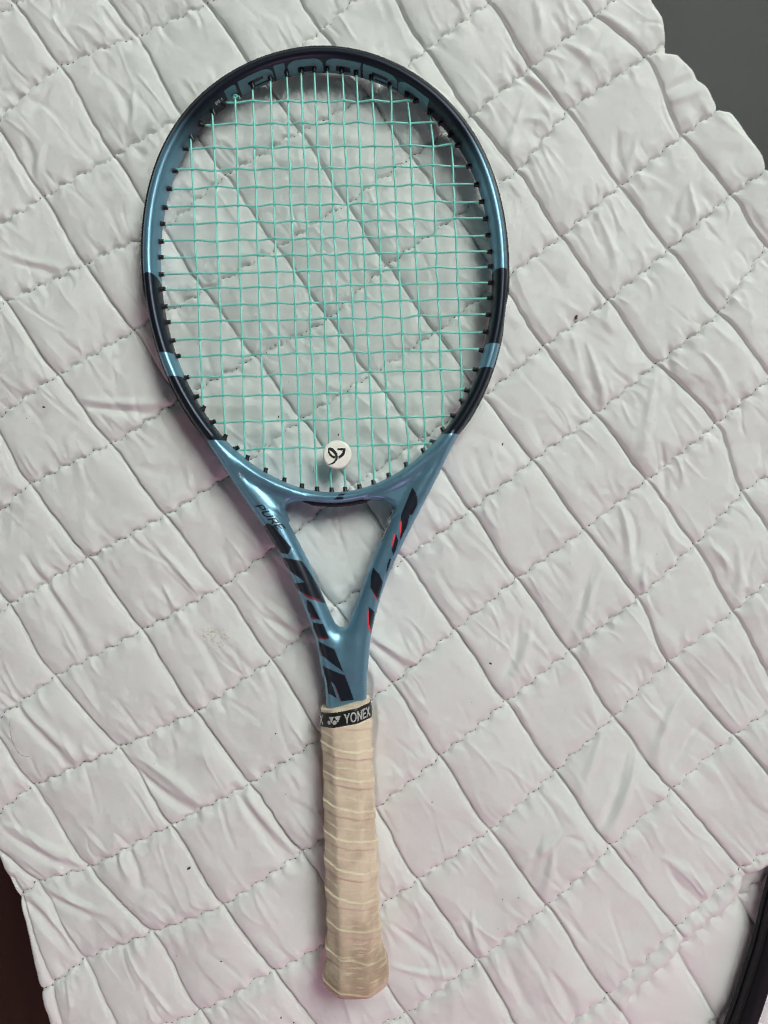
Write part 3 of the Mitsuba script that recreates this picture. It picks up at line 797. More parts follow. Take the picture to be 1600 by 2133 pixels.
# sample order: find the way round that passes the top of the head
itop = hoop_index(668, 120)
n_h = len(hoop)
if (itop - iL) % n_h < (iR - iL) % n_h:
    i0, i1 = iL, iL + (iR - iL) % n_h
else:
    i0, i1 = iR, iR + (iL - iR) % n_h
hoop_strip(i0, i1, GROOVE, R + '__bumper_guard', 'mat_black_plastic')
SLIM = [(-0.6, 5.0), (0.5, 4.8), (0.8, 3.0), (0.1, 2.6), (0.1, -2.6), (0.8, -3.0), (0.5, -4.8), (-0.6, -5.0)]
ja, jb = hoop_index(322, 668), hoop_index(432, 905)
ka, kb = hoop_index(1048, 668), hoop_index(952, 900)
for a, b in ((ja, jb), (ka, kb)):
    if (b - a) % n_h > n_h / 2:
        a, b = b, a
    hoop_strip(a, a + (b - a) % n_h, SLIM, R + '__grommet_strip', 'mat_black_plastic')
ba, bb = hoop_index(624, 1030), hoop_index(788, 1026)
if (bb - ba) % n_h > n_h / 2:
    ba, bb = bb, ba
hoop_strip(ba, ba + (bb - ba) % n_h, [(-0.6, 5.2), (1.6, 5.0), (2.4, 4.0), (2.4, -4.0), (1.6, -5.0), (-0.6, -5.2)], R + '__grommet_strip', 'mat_black_plastic')

# ------------------------------------------------------------------ handle: an octagon wound with overgrip
ax_t = np.r_[0, np.cumsum(np.linalg.norm(np.diff(gp, axis=0), axis=1))]
ax_x = CubicSpline(ax_t, gp)
hw_s = lambda t: np.interp(t, ax_t, gr[:, 2])
L_grip = ax_t[-1]
dir_g = (gp[-1] - gp[0]) / np.linalg.norm(gp[-1] - gp[0])
side_g = np.array([-dir_g[1], dir_g[0]])                     # towards the picture's right
if side_g[0] < 0:
    side_g = -side_g


def octagon(phi, pn=26.0):
    d = np.array([1.0, 0.955, 0.88, 0.955, 1.0, 0.955, 0.88, 0.955])
    s = 0
    for k in range(8):
        s = s + np.maximum(np.cos(phi - k * np.pi / 4), 0) ** pn / d[k] ** pn
    return s ** (-1 / pn)


def grip_point(t, phi, extra):
    c = ax_x(np.clip(t, 0, L_grip))
    r = octagon(phi) * hw_s(t) + extra
    return np.concatenate([c + (r * np.cos(phi))[..., None] * side_g, (r * np.sin(phi) * 1.0)[..., None]], -1)


def tape_t(phi, y0):
    """Distance down the handle of the tape's edge: it rises towards the right."""
    return y0 - 2.6 * np.cos(phi)


t0 = np.interp(1469, gr[:, 1], ax_t)
t1 = np.interp(1501, gr[:, 1], ax_t)
nt, npz = 560, 200
tt = np.linspace(0, 1, nt)
ph = np.linspace(0, 2 * np.pi, npz, endpoint=False)
TT, PH = np.meshgrid(tt, ph, indexing='ij')
start = tape_t(PH, t0 - 2.6 - 0.9 * np.cos(PH))
TT = start + (L_grip - start) * TT
PITCH = 21.0
wob = 4.2 * (meshkit.fbm(np.stack([np.cos(PH) * 1.2, np.sin(PH) * 1.2, TT / 30.0], -1), 3, 6) - 0.5)
turn = (TT - PITCH * (np.pi - PH) / (2 * np.pi) * 1.0 + wob - 6) / PITCH
fr = turn % 1
amp_w = 0.65 + 0.9 * meshkit.noise(np.stack([np.cos(PH), np.sin(PH), TT / 25.0], -1), 8)
wrap = 0.62 * (ss(0.0, 0.04, fr) - ss(0.27, 0.31, fr)) + 0.22 * (ss(0.62, 0.67, fr) - ss(0.72, 0.98, fr)) * ss(190, 90, TT) + 0.26 * np.exp(-((fr - 0.035) / 0.022) ** 2) + 0.2 * np.exp(-((fr - 0.655) / 0.02) ** 2) * (0.3 + 0.7 * ss(190, 90, TT))
crease = 0.5 * (meshkit.fbm(np.stack([np.cos(PH) * 1.5, np.sin(PH) * 1.5, TT / 3.0], -1), 3, 12) - 0.5)
EXT = 1.15 * wrap * amp_w + crease * (0.5 + 0.9 * ss(150, 190, TT)) + 0.25 * (meshkit.fbm(np.stack([np.cos(PH) * 6, np.sin(PH) * 6, TT / 4.0], -1), 3, 2) - 0.5)
EXT = EXT * np.clip((L_grip - TT) / 6.0, 0.1, 1)
under = ss(0.0, 1.5, TT - tape_t(PH, t1))
EXT = EXT * under + 0.35 * (1 - under)
EXT[0] = -3.0
G = grip_point(TT, PH, EXT)
proud = np.clip(np.exp(-((fr - 0.03) / 0.035) ** 2) + 0.6 * np.exp(-((fr - 0.65) / 0.03) ** 2) * ss(190, 90, TT), 0, 1) * np.clip(amp_w, 0, 1)
vg = G.reshape(-1, 3)
i, j = np.meshgrid(np.arange(nt - 1), np.arange(npz), indexing='ij')
q = np.stack([i * npz + j, i * npz + (j + 1) % npz, (i + 1) * npz + (j + 1) % npz, (i + 1) * npz + j], -1).reshape(-1, 4)
cap0, cap1 = len(vg), len(vg) + 1
vg = np.vstack([vg, G[0].mean(0), G[-1].mean(0) + np.append(dir_g * 0.6, 0)])
j = np.arange(npz)
fg = np.vstack([q[:, [0, 1, 2]], q[:, [0, 2, 3]], np.stack([(j + 1) % npz, j, j * 0 + cap0], 1), np.stack([(nt - 1) * npz + j, (nt - 1) * npz + (j + 1) % npz, j * 0 + cap1], 1)])
mg = trimesh.Trimesh(vg, fg, process=False)
if mg.volume < 0:
    mg.invert()
obj(R + '__overgrip', mg, 'mat_grip', smooth=True, uv=np.column_stack([np.append(proud.ravel(), [0, 0]), np.zeros(len(vg))]))
labels[R + '__overgrip'] = {'label': 'worn beige overgrip wound round the handle'}


tb = np.linspace(0, 1, 16)
phb = np.linspace(0, 2 * np.pi, 160, endpoint=False)
TB, PB = np.meshgrid(tb, phb, indexing='ij')
t_mid = (P(0, 1465, 2)[1] - P(0, 1483, 2)[1])
TPos = tape_t(PB, t0 + (t1 - t0) * TB)
prof = 0.8 + 0.15 * np.sin(np.pi * TB)
prof[0], prof[-1] = 0.0, 0.0
prof = prof + 0.25 * (meshkit.noise(np.stack([np.cos(PB) * 3, np.sin(PB) * 3, TB * 2], -1), 3) - 0.5)
BP = grip_point(TPos, PB, prof)
i, j = np.meshgrid(np.arange(15), np.arange(160), indexing='ij')
q = np.stack([i * 160 + j, i * 160 + (j + 1) % 160, (i + 1) * 160 + (j + 1) % 160, (i + 1) * 160 + j], -1).reshape(-1, 4)
mt = trimesh.Trimesh(BP.reshape(-1, 3), np.vstack([q[:, [0, 1, 2]], q[:, [0, 2, 3]]]), process=False)
if (mt.face_normals * (mt.triangles_center - mt.vertices.mean(0))).sum() < 0:
    mt.invert()
obj(R + '__finishing_tape', mt, 'mat_tape', smooth=50)
labels[R + '__finishing_tape'] = {'label': 'black finishing tape with silver lettering at the top of the grip'}

# ---- lettering that follows a surface
def fine(mesh, edge):
    v, f = trimesh.remesh.subdivide_to_size(np.array(mesh.vertices), np.array(mesh.faces), edge, max_iter=12)
    return np.array(v), np.array(f)


phi_tab = np.linspace(np.pi * 1.15, -np.pi * 0.15, 2000)
xx = octagon(phi_tab) * 17.9 * np.cos(phi_tab)
zz = octagon(phi_tab) * 17.9 * np.sin(phi_tab)
arc = np.r_[0, np.cumsum(np.hypot(np.diff(xx), np.diff(zz)))]
arc0 = np.interp(0, xx[200:1800], arc[200:1800])


def tape_wrap(v, a0, x_scale, up0):
    """v: x along the tape from arc position a0, y up the tape (towards the head), z out."""
    a = arc0 + a0 + v[:, 0] * x_scale
    phi = np.interp(a, arc, phi_tab)
    t = tape_t(phi, (t0 + t1) / 2 - up0 - v[:, 1])
    return grip_point(t, phi, 1.12 + v[:, 2])


def shape_mesh(poly, depth):
    geoms = getattr(poly, 'geoms', [poly])
    return trimesh.util.concatenate([trimesh.creation.extrude_polygon(g, depth, engine='earcut') for g in geoms if g.area > 0.005])


def tape_text(text, a0, width, height):
    m = meshkit.text_mesh(text, height, 0.12, bold=True)
    w = m.bounds[1, 0] - m.bounds[0, 0]
    m.apply_translation([-m.bounds[0, 0], -height / 2, 0])
    v, f = fine(m, 0.7)
    return tape_wrap(v, a0, width / w, 0.0), f


def logo_yy(a0, s):
    """Two linked triangles over two discs."""
    out = []
    for k in (0, 1):
        tri = Polygon([(k * 4.7 + 0.3, 2.9), (k * 4.7 + 4.6, 2.9), (k * 4.7 + 2.7, -1.6)])
        disc = Point(k * 4.7 + 0.3, -1.5).buffer(1.55)
        out += [tri.difference(Point(k * 4.7 + 0.3, -1.5).buffer(2.0)).difference(Point(k * 4.7 + 5.0, -1.5).buffer(2.0)), disc]
    m = shape_mesh(shapely.MultiPolygon([g for o in out for g in getattr(o, 'geoms', [o])]), 0.12)
    v, f = fine(m, 0.7)
    return tape_wrap(v * [s, s, 1], a0, 1.0, 0.0), f


obj(R + '__finishing_tape__lettering', tape_text('YONEX', -0.6, 20.5, 6.4), 'mat_silver')
obj(R + '__finishing_tape__lettering', logo_yy(-11.6, 0.95), 'mat_silver')
obj(R + '__finishing_tape__lettering', tape_text('YONEX', -37.5, 20.0, 6.4), 'mat_silver')

# ---- the big word on the inner wall at the top of the head, read from the other side
def letter(kind):
    """Block letters, unit height 1, width by kind, centred counters."""
    r = lambda x0, y0, x1, y1, q: box(x0 + q, y0 + q, x1 - q, y1 - q).buffer(q, quad_segs=6)
    if kind == 'l':
        return box(0, 0, 0.34, 1)
    if kind == 't':
        return Polygon([(0, 0.06), (0.06, 0), (0.42, 0), (0.42, 1), (0.04, 1)])
    if kind == 'o':
        return r(0, 0, 1, 1, 0.26).difference(r(0.27, 0.34, 0.73, 0.70, 0.08))
    if kind == 'b':
        return r(0, 0, 1, 1, 0.26).union(box(0, 0, 0.5, 1)).difference(r(0.30, 0.34, 0.72, 0.70, 0.05))
    if kind == 'a':
        return r(0, 0, 1, 1, 0.24).union(box(0.5, 0, 1, 1)).union(box(0, 0.5, 0.4, 0.80)).difference(r(0.28, 0.24, 0.74, 0.42, 0.05)).difference(box(-0.1, 0.60, 0.66, 0.72))


WORD = [('b', (893, 222), (829, 183)), ('a', (827, 181), (756, 153)), ('b', (751, 151), (679, 142)), ('o', (673, 142), (601, 150)), ('l', (596, 151), (575, 158)), ('a', (570, 160), (502, 190)), ('t', (496, 193), (475, 208))]


def inner_wall(i, zz, extra):
    e = 2.25
    i0 = np.floor(i).astype(int) % n_h
    i1 = (i0 + 1) % n_h
    w = (i - np.floor(i))[:, None]
    c = hoop[i0] * (1 - w) + hoop[i1] * w
    nn = nrm[i0] * (1 - w) + nrm[i1] * w
    base = w_hoop[i0] * (1 - np.minimum(0.999, np.abs(zz) / b_hoop[i0]) ** e) ** (1 / e)
    return np.column_stack([c - nn * (base + extra)[:, None], zz])


for kind, a, b in WORD:
    g = letter(kind)
    m = shape_mesh(g, 0.06)
    v = np.array(m.vertices)
    wid = g.bounds[2]
    v[:, 0] /= wid
    m = trimesh.Trimesh(v * [22, 18, 1], m.faces, process=False)
    v, f = fine(m, 1.1)
    u, hgt = v[:, 0] / 22, v[:, 1] / 18
    ia, ib = float(hoop_index(*a)), float(hoop_index(*b))
    if ib - ia > n_h / 2:
        ib -= n_h
    if ia - ib > n_h / 2:
        ib += n_h
    zz = 8.6 - hgt * 17.6
    m = trimesh.Trimesh(inner_wall((ia + u * (ib - ia)) % n_h, zz, 0.10 + v[:, 2]), f, process=False)
    obj(R + '__frame__lettering', m, 'mat_letter_teal')
m = meshkit.text_mesh('TM', 3.0, 0.06)
v, f = fine(m, 0.6)
ia, ib = float(hoop_index(470, 214)), float(hoop_index(455, 227))
u = (v[:, 0] - v[:, 0].min()) / np.ptp(v[:, 0])
m = trimesh.Trimesh(inner_wall((ia + u * (ib - ia)) % n_h, 5.8 - v[:, 1], 0.10 + v[:, 2]), f, process=False)
obj(R + '__frame__lettering', m, 'mat_silver')

# ---- painted marks on the frame: outlines in mm on the racket, laid on its upper surface
def on_frame(x, y):
    """Height of the frame's upper surface over (x, y), or nan beside it, and its normal."""
    q = np.column_stack([x, y])
    lo, hi = np.zeros(len(q)), np.full(len(q), 13.4)

    def val(zz):
        best = None
        for (c, w, b, e), tr in zip(tubes, trees):
            d, i = tr.query(q, workers=4)
            g = (((d / w[i]) ** e + (np.abs(zz) / b[i]) ** e) ** (1 / e) - 1) * 6.0
            best = g if best is None else blend(best, g, 3.0)
        return blend(best[:, None], web_field(q, zz[:, None]), 2.4)[:, 0]
    miss = val(lo) > 0
    for _ in range(22):
        mid = (lo + hi) / 2
        neg = val(mid) < 0
        lo, hi = np.where(neg, mid, lo), np.where(neg, hi, mid)
    return np.where(miss, np.nan, lo)


def lay(mesh_v, mesh_f, lift):
    zz = on_frame(mesh_v[:, 0], mesh_v[:, 1])
    good = ~np.isnan(zz)
    f = mesh_f[good[mesh_f].all(1)]
    v = np.column_stack([mesh_v[:, 0], mesh_v[:, 1], np.nan_to_num(zz)])
    u, inv = np.unique(f, return_inverse=True)
    v, f = v[u], inv.reshape(-1, 3)
    _, g = frame_point(v)
    g /= np.linalg.norm(g, axis=1, keepdims=True)
    v = v + g * lift
    n = np.cross(v[f[:, 1]] - v[f[:, 0]], v[f[:, 2]] - v[f[:, 0]])
    f = np.where((n[:, 2] < 0)[:, None], f[:, ::-1], f)
    return v, f, g


def mark(poly, mat, lift=0.10, edge=0.9, name='__frame__paint_mark'):
    p = Polygon(poly).buffer(0)
    parts = []
    for g in getattr(p, 'geoms', [p]):
        v, f = trimesh.creation.triangulate_polygon(g, engine='earcut')
        v, f = fine(trimesh.Trimesh(np.column_stack([v, np.zeros(len(v))]), f, process=False), edge)
        parts.append((v, f))
    v, f = join(parts)
    v, f, g = lay(v, f, lift)
    return obj(R + name, (v, f), mat, normals=g)


NAVY = [
    [(-86.2, -10.7), (-82.2, -7.7), (-77.8, -10.0), (-74.3, -14.6), (-65.4, -25.3), (-67.9, -29.9), (-73.7, -28.8), (-79.4, -22.2), (-84.5, -16.1)],
    [(-72.6, -32.0), (-58.7, -34.6), (-56.0, -38.2), (-51.4, -45.6), (-46.5, -55.2), (-42.1, -65.6), (-47.0, -62.9), (-53.9, -58.9), (-60.8, -55.8), (-65.2, -51.0), (-56.5, -49.5), (-60.0, -46.2), (-66.4, -42.4), (-70.9, -38.0)],
    [(-55.0, -61.6), (-51.4, -63.8), (-44.8, -76.3), (-50.5, -74.8), (-54.0, -70.2)],
    [(-50.5, -78.2), (-43.0, -79.3), (-38.9, -88.7), (-39.4, -89.7), (-45.4, -89.1), (-48.7, -86.1), (-50.4, -81.9)],
    [(-46.4, -91.7), (-35.1, -96.9), (-28.6, -112.7), (-43.3, -102.1), (-46.5, -97.7)],
    [(-44.1, -108.9), (-27.6, -115.2), (-21.2, -132.9), (-30.6, -134.1), (-34.8, -122.6), (-37.7, -119.8), (-33.3, -131.9), (-39.8, -128.8), (-41.3, -118.1)],
    [(20.1, 17.6), (22.7, 13.2), (23.7, 9.2), (23.4, 4.9), (19.8, -2.2), (18.2, -1.6), (16.1, -10.2), (11.4, -20.2), (11.4, -14.8), (12.4, -9.5), (11.8, -5.5), (12.2, -1.5)],
    [(8.5, -15.5), (10.0, -20.2), (8.4, -27.0), (6.6, -31.0), (5.4, -26.9), (6.4, -22.8)],
    [(4.0, -32.6), (5.0, -33.7), (2.7, -41.8), (1.4, -43.8), (2.2, -37.6)],
    [(-7.7, -39.4), (-3.3, -43.9), (-0.8, -49.8), (-1.3, -52.6), (-4.4, -62.8), (-6.0, -59.7), (-9.7, -53.3), (-9.2, -45.7)],
    [(-10.7, -67.0), (-6.5, -71.3), (-7.8, -78.6), (-9.5, -87.2), (-10.7, -82.7), (-10.9, -76.5), (-10.9, -69.7)],
    [(-33.2, 10.9), (-28.7, 10.9), (-29.3, 8.8), (-35.7, 8.8)], [(-31.2, 13.0), (-27.6, 13.0), (-28.4, 11.6), (-32.9, 11.6)]]
RED = [
    [(-58.7, -56.3), (-54.5, -58.7), (-48.9, -60.9), (-44.6, -63.1), (-45.1, -63.9), (-49.4, -62.2), (-55.0, -60.2)],
    [(-52.9, -72.7), (-49.4, -74.8), (-47.1, -75.6), (-49.4, -76.2), (-51.6, -75.2)],
    [(-49.0, -85.5), (-46.4, -88.1), (-39.9, -89.3), (-39.8, -90.1), (-46.5, -89.7)],
    [(-46.1, -99.4), (-44.5, -101.0), (-43.2, -102.1), (-44.5, -102.3)],
    [(-35.1, -122.2), (-30.7, -134.0), (-30.1, -134.1), (-34.6, -122.5)],
    [(11.5, -5.8), (12.5, -6.8), (12.2, -13.5), (11.2, -17.5), (10.9, -10.8)],
    [(7.0, -15.6), (8.4, -15.5), (6.5, -23.5), (5.0, -24.7), (6.0, -20.2)],
    [(-8.0, -56.3), (-6.1, -59.6), (-4.5, -63.1), (-4.6, -64.1), (-7.3, -58.4)],
    [(-12.1, -69.6), (-10.8, -69.7), (-10.7, -80.0), (-9.4, -84.6), (-9.8, -86.0), (-12.1, -80.5)]]
for p in NAVY:
    mark(p, 'mat_navy', 0.09, 0.6)
for i_, p in enumerate(RED):
    mark(p, 'mat_red' if i_ > 4 else 'mat_shaded_red', 0.14, 0.5)
for p in ([(-102.5, 28.2), (-101.8, 27.6), (-101.4, 26.9), (-101.7, 26.1), (-102.2, 26.6)], [(-101.9, 25.4), (-101.2, 25.1), (-101.3, 24.4), (-101.9, 24.6)], [(75.6, 64.6), (76.2, 64.4), (76.0, 63.8), (75.5, 64.0)]):
    mark(p, 'mat_white', 0.12, 0.4, '__frame__paint_chip')


def frame_text(text, origin, direction, length, height, slant):
    m = meshkit.text_mesh(text, height, 0.1, bold=True)
    v, f = np.array(m.vertices), np.array(m.faces)
    top = np.abs(v[f][:, :, 2] - 0.1).max(1) < 1e-4
    v, f = fine(trimesh.Trimesh(v, f[top], process=False), 0.5)
    d = np.array(direction) / np.hypot(*direction)
    n = np.array([-d[1], d[0]])
    a = (v[:, 0] - v[:, 0].min()) / np.ptp(v[:, 0]) * length + v[:, 1] * slant
    xy_ = np.array(origin) + a[:, None] * d + v[:, 1:2] * n
    v2, f2, g = lay(xy_, f, 0.10)
    obj(R + '__frame__lettering', (v2, f2), 'mat_navy', normals=g)


frame_text('PURE', (-91.4, 4.4), (17.0, -17.6), 23.5, 4.6, 0.7)

# a worn paper label on the inner side of the right arm
lb = []
for (x, y, zz) in ((6.1, 1.6, 6.5), (-3.6, -19.6, 5.5)):
    lb.append((x, y, zz))
la, lb2 = np.array(lb[0]), np.array(lb[1])
tl = np.linspace(0, 1, 40)
strip = []
for u in tl:
    p = la * (1 - u) + lb2 * u
    for zz in (7.5, 4.5, 1.5):
        # step in from the opening until the arm's wall is met
        xs = p[0] - 4 + np.arange(0, 14, 0.1)
        fv, _ = frame_point(np.column_stack([xs, np.full(len(xs), p[1]), np.full(len(xs), zz)]))
        hit = xs[np.argmax(fv < 0.15)] if (fv < 0.15).any() else p[0]
        strip.append((hit - 0.12, p[1], zz))
strip = np.array(strip)
qs = np.array([[i * 3 + j, (i + 1) * 3 + j, (i + 1) * 3 + j + 1, i * 3 + j + 1] for i in range(39) for j in range(2)])
scene['mat_label'] = {'type': 'twosided', 'bsdf': {'type': 'diffuse', 'reflectance': proc(lambda p, n, uv: mix(mi.Color3f(0.62, 0.62, 0.58), mi.Color3f(0.05, 0.05, 0.05), smoothstep(0.56, 0.64, noise(p.y * 900, p.z * 700, 3.0)) * smoothstep(0.0020, 0.0030, p.z) * (1 - smoothstep(0.0058, 0.0068, p.z))))}}
obj(R + '__frame__paper_label', (strip, qs), 'mat_label')
labels[R + '__frame__paper_label'] = {'label': 'narrow white label with worn black print on the inner side of the right arm'}

# a knot where the string is tied off at the top left
kp = P(490, 203)
th = np.linspace(0, 4 * np.pi, 60)
kn = np.column_stack([kp[0] + 1.3 * np.cos(th) + 0.5 * np.sin(2.3 * th), kp[1] + 1.0 * np.sin(th), 0.9 + 0.8 * np.sin(1.7 * th)])
obj(R + '__string_knot', tube(kn, 0.55, 8), 'mat_string', smooth=True)
kn = np.array([[*P(494, 203), 1.0], [*P(499, 203), 1.6], [*P(501, 208), 1.4]])
obj(R + '__string_knot', tube(kn, 0.5, 8), 'mat_string', smooth=True)

# ------------------------------------------------------------------ vibration dampener pushed between two main strings
D0 = P(702.6, 947.2, 5.0)
prof = [(0, 6.0), (8.6, 6.0), (9.5, 5.75), (10.1, 5.1), (10.3, 4.3), (10.3, 1.8), (10.0, 1.2), (9.2, 0.9), (9.2, -0.9), (10.0, -1.2), (10.3, -1.7), (10.3, -3.0), (9.6, -3.8), (0, -3.9)]
dm = trimesh.creation.revolve(np.array(prof)[::-1], sections=72)
dm.apply_translation([*D0, 0])
if dm.volume < 0:
    dm.invert()
obj('vibration_dampener__body', dm, 'mat_cream', smooth=32)
labels['vibration_dampener'] = {'label': 'round cream vibration dampener with a black leaf-like emblem, set in the lower strings', 'category': 'dampener'}


def stroke(pts, widths):
    pts = np.array(pts, float)
    t = np.linspace(0, 1, len(pts))
    u = np.linspace(0, 1, 60)
    c = CubicSpline(t, pts)(u) if len(pts) > 2 else pts[0] + u[:, None] * (pts[1] - pts[0])
    w = np.interp(u, np.linspace(0, 1, len(widths)), widths)
    tg_ = np.gradient(c, axis=0)
    tg_ /= np.linalg.norm(tg_, axis=1, keepdims=True)
    n = np.column_stack([-tg_[:, 1], tg_[:, 0]])
    return Polygon(np.vstack([c + n * w[:, None] / 2, (c - n * w[:, None] / 2)[::-1]])).buffer(0)


em = shapely.union_all([
    stroke([(405, 565), (440, 560), (520, 600), (600, 680), (655, 770), (665, 860), (630, 950), (560, 1025), (480, 1065), (395, 1075)], [50, 95, 108, 100, 92, 84, 72, 58, 46, 38]),
    stroke([(420, 550), (402, 620), (430, 720), (500, 800), (612, 850)], [52, 50, 68, 78, 84]),
    stroke([(690, 575), (800, 576), (948, 577)], [66, 78, 72]),
    stroke([(918, 560), (905, 660), (860, 750), (800, 810), (722, 850)], [76, 92, 98, 92, 82])])
em = em.difference(stroke([(690, 700), (712, 800), (700, 900)], [16, 18, 16]))
em = affinity.affine_transform(em, [1 / 16 / 2.911, 0, 0, -1 / 16 / 2.911, D0[0] - 682 / 16 / 2.911, D0[1] + 755 / 16 / 2.911])
m = shape_mesh(em, 0.10)
m.apply_translation([0, 0, 5.98])
obj('vibration_dampener__emblem', m, 'mat_ink')

# ------------------------------------------------------------------ the folded lower layer of the quilt, and the mattress
def lower_layer():
    x0, y0 = P(1180, 2480, -34)
    x1, y1 = P(1950, 1700, -34)
    g0, g1 = np.arange(x0, x1, 0.85), np.arange(y0, y1, 0.85)
    X, Y = np.meshgrid(g0, g1)
    xy = np.column_stack([X.ravel(), Y.ravel()])
    zq = -34
    aa = [resample(PP(p, zq), 0.5) for p in ([(1395, 1945), (1414, 1985), (1425, 2003), (1445, 2038), (1469, 2077), (1490, 2116), (1540, 2200), (1640, 2380)], [(1520, 1830), (1548, 1880), (1561, 1900), (1578, 1930), (1625, 2010), (1760, 2230)], [(1262, 2050), (1300, 2120), (1350, 2200), (1440, 2350)], [(1680, 1740), (1720, 1830), (1800, 1960)])]
    zz_ = []
    ctrl = [(1205, 2190), (1310, 2100), (1427, 1982), (1549, 1879), (1700, 1770), (1850, 1680)]
    ctrl2 = [(1270, 2350), (1370, 2250), (1490, 2150), (1640, 2040), (1790, 1930), (1930, 1850)]
    dots = []
    for cc in (ctrl, ctrl2):
        c = PP(cc, zq)
        row = []
        for a, b in zip(c[:-1], c[1:]):
            L = np.linalg.norm(b - a)
            t = (b - a) / L
            n = np.array([t[1], -t[0]])
            K = int(round(L / 14.2))
            u = np.linspace(0, 1, 200, endpoint=False)
            phs = (u * K) % 1
            tri_ = np.where(phs < 0.55, phs / 0.55, (1 - phs) / 0.45)
            row.append(a + u[:, None] * (b - a) + (3.6 * tri_)[:, None] * n)
        row = resample(np.vstack(row), 0.5)
        zz_.append(row)
        dots.append(row[4::9])
    dA_, _ = cKDTree(np.vstack(aa)).query(xy)
    dB_, _ = cKDTree(np.vstack(zz_)).query(xy)
    fA_ = 0.36 * puff(dA_, 2.6, 0.5) + 0.64 * puff(dA_, 17.0, 0.62)
    fB_ = 0.22 * puff(dB_, 2.4, 0.6) + 0.78 * puff(dB_, 14.0, 0.62)
    hh = 6.5 * fA_ * (0.06 + 0.94 * fB_) + 2.5 * (meshkit.fbm(np.column_stack([xy / 30, np.full(len(xy), 4.0)]), 3, 3) - 0.5) * np.minimum(fA_, fB_)
    dots = np.vstack(dots)
    dd, _ = cKDTree(dots).query(xy)
    hh -= 1.0 * np.exp(-(dd / 0.95) ** 2)
    Z = (-46.5 + hh).reshape(X.shape)
    bar_d, _ = cKDTree(BAR).query(xy)
    lim = (-40.5 + np.maximum(0, bar_d - 8) ** 2 * 0.03).reshape(X.shape)
    Z = np.minimum(Z, lim)
    vid = np.arange(X.size).reshape(X.shape)
    quad = np.stack([vid[:-1, :-1], vid[:-1, 1:], vid[1:, 1:], vid[1:, :-1]], -1).reshape(-1, 4)
    Vv = np.column_stack([xy, Z.ravel()])
    m = trimesh.Trimesh(Vv, np.vstack([quad[:, [0, 1, 2]], quad[:, [0, 2, 3]]]), process=False)
    vn = np.array(m.vertex_normals)
    open_ = (np.minimum(dA_, dB_) > 0.9).reshape(X.shape)
    lb_, nl = ndimage.label(open_)
    sz = ndimage.sum(np.ones(X.shape), lb_, np.arange(nl + 1))
    lb_ = np.where(sz[lb_] >= 300, lb_, 0)
    ni = ndimage.distance_transform_edt(lb_ == 0, return_distances=False, return_indices=True)
    fl = lb_[ni[0], ni[1]].ravel()[quad[:, 0]]
    for c in np.unique(fl):
        q = quad[fl == c]
        u, inv = np.unique(q, return_inverse=True)
        obj('quilt__lower_layer__patch', (Vv[u], inv.reshape(-1, 4)), 'mat_quilt', normals=vn[u])
    zm = RegularGridInterpolator((g1, g0), Z, bounds_error=False, fill_value=-60)
    parts = []
    for c in dots:
        zz = float(zm((c[1], c[0])))
        ring = np.array([[c[0] + 0.9 * math.cos(k * math.pi / 3), c[1] + 0.55 * math.sin(k * math.pi / 3), zz - 0.3] for k in range(6)])
        parts.append((np.vstack([ring, [[c[0], c[1], zz + 0.5]]]), np.array([[k, (k + 1) % 6, 6] for k in range(6)])))
    obj('quilt__lower_layer__stitching', join(parts), 'mat_hole_shade')
    labels['quilt__lower_layer__stitching'] = {'label': 'dark dashes for the shade in the needle holes of the lower quilt layer', 'kind': 'stuff'}
    labels['quilt__lower_layer'] = {'label': 'shaded lower fold of the quilt below its stitched hem'}


# ------------------------------------------------------------------ the black racket frame that runs out of the picture
zb = -28.0
edge_px = [(1660, 1640), (1644, 1720), (1623, 1800), (1606, 1858), (1589, 1928), (1577, 1976), (1561, 2027), (1543, 2083), (1525, 2133), (1490, 2215), (1446, 2300)]
ep = PP(edge_px, zb + 5)
ts = np.r_[0, np.cumsum(np.linalg.norm(np.diff(ep, axis=0), axis=1))]
u = np.linspace(0, ts[-1], 140)
bc = CubicSpline(ts, ep)(u)
bt = np.gradient(bc, axis=0)
bt /= np.linalg.norm(bt, axis=1, keepdims=True)
bn = np.column_stack([-bt[:, 1], bt[:, 0]])
if bn[:, 0].mean() < 0:
    bn = -bn
BAR = bc + bn * 10.0
W, Bh = 7.6, 11.5
section = []
for a in np.linspace(0, 2 * np.pi, 72, endpoint=False):
    c_, s_ = math.cos(a), math.sin(a)
    k = (abs(c_) ** 2.4 + abs(s_) ** 2.4) ** (-1 / 2.4)
    section.append((W * k * c_, Bh * k * s_))
section = np.array(section)
scale_end = np.clip(np.minimum(u, ts[-1] - u) / 8.0, 0.05, 1) ** 0.5


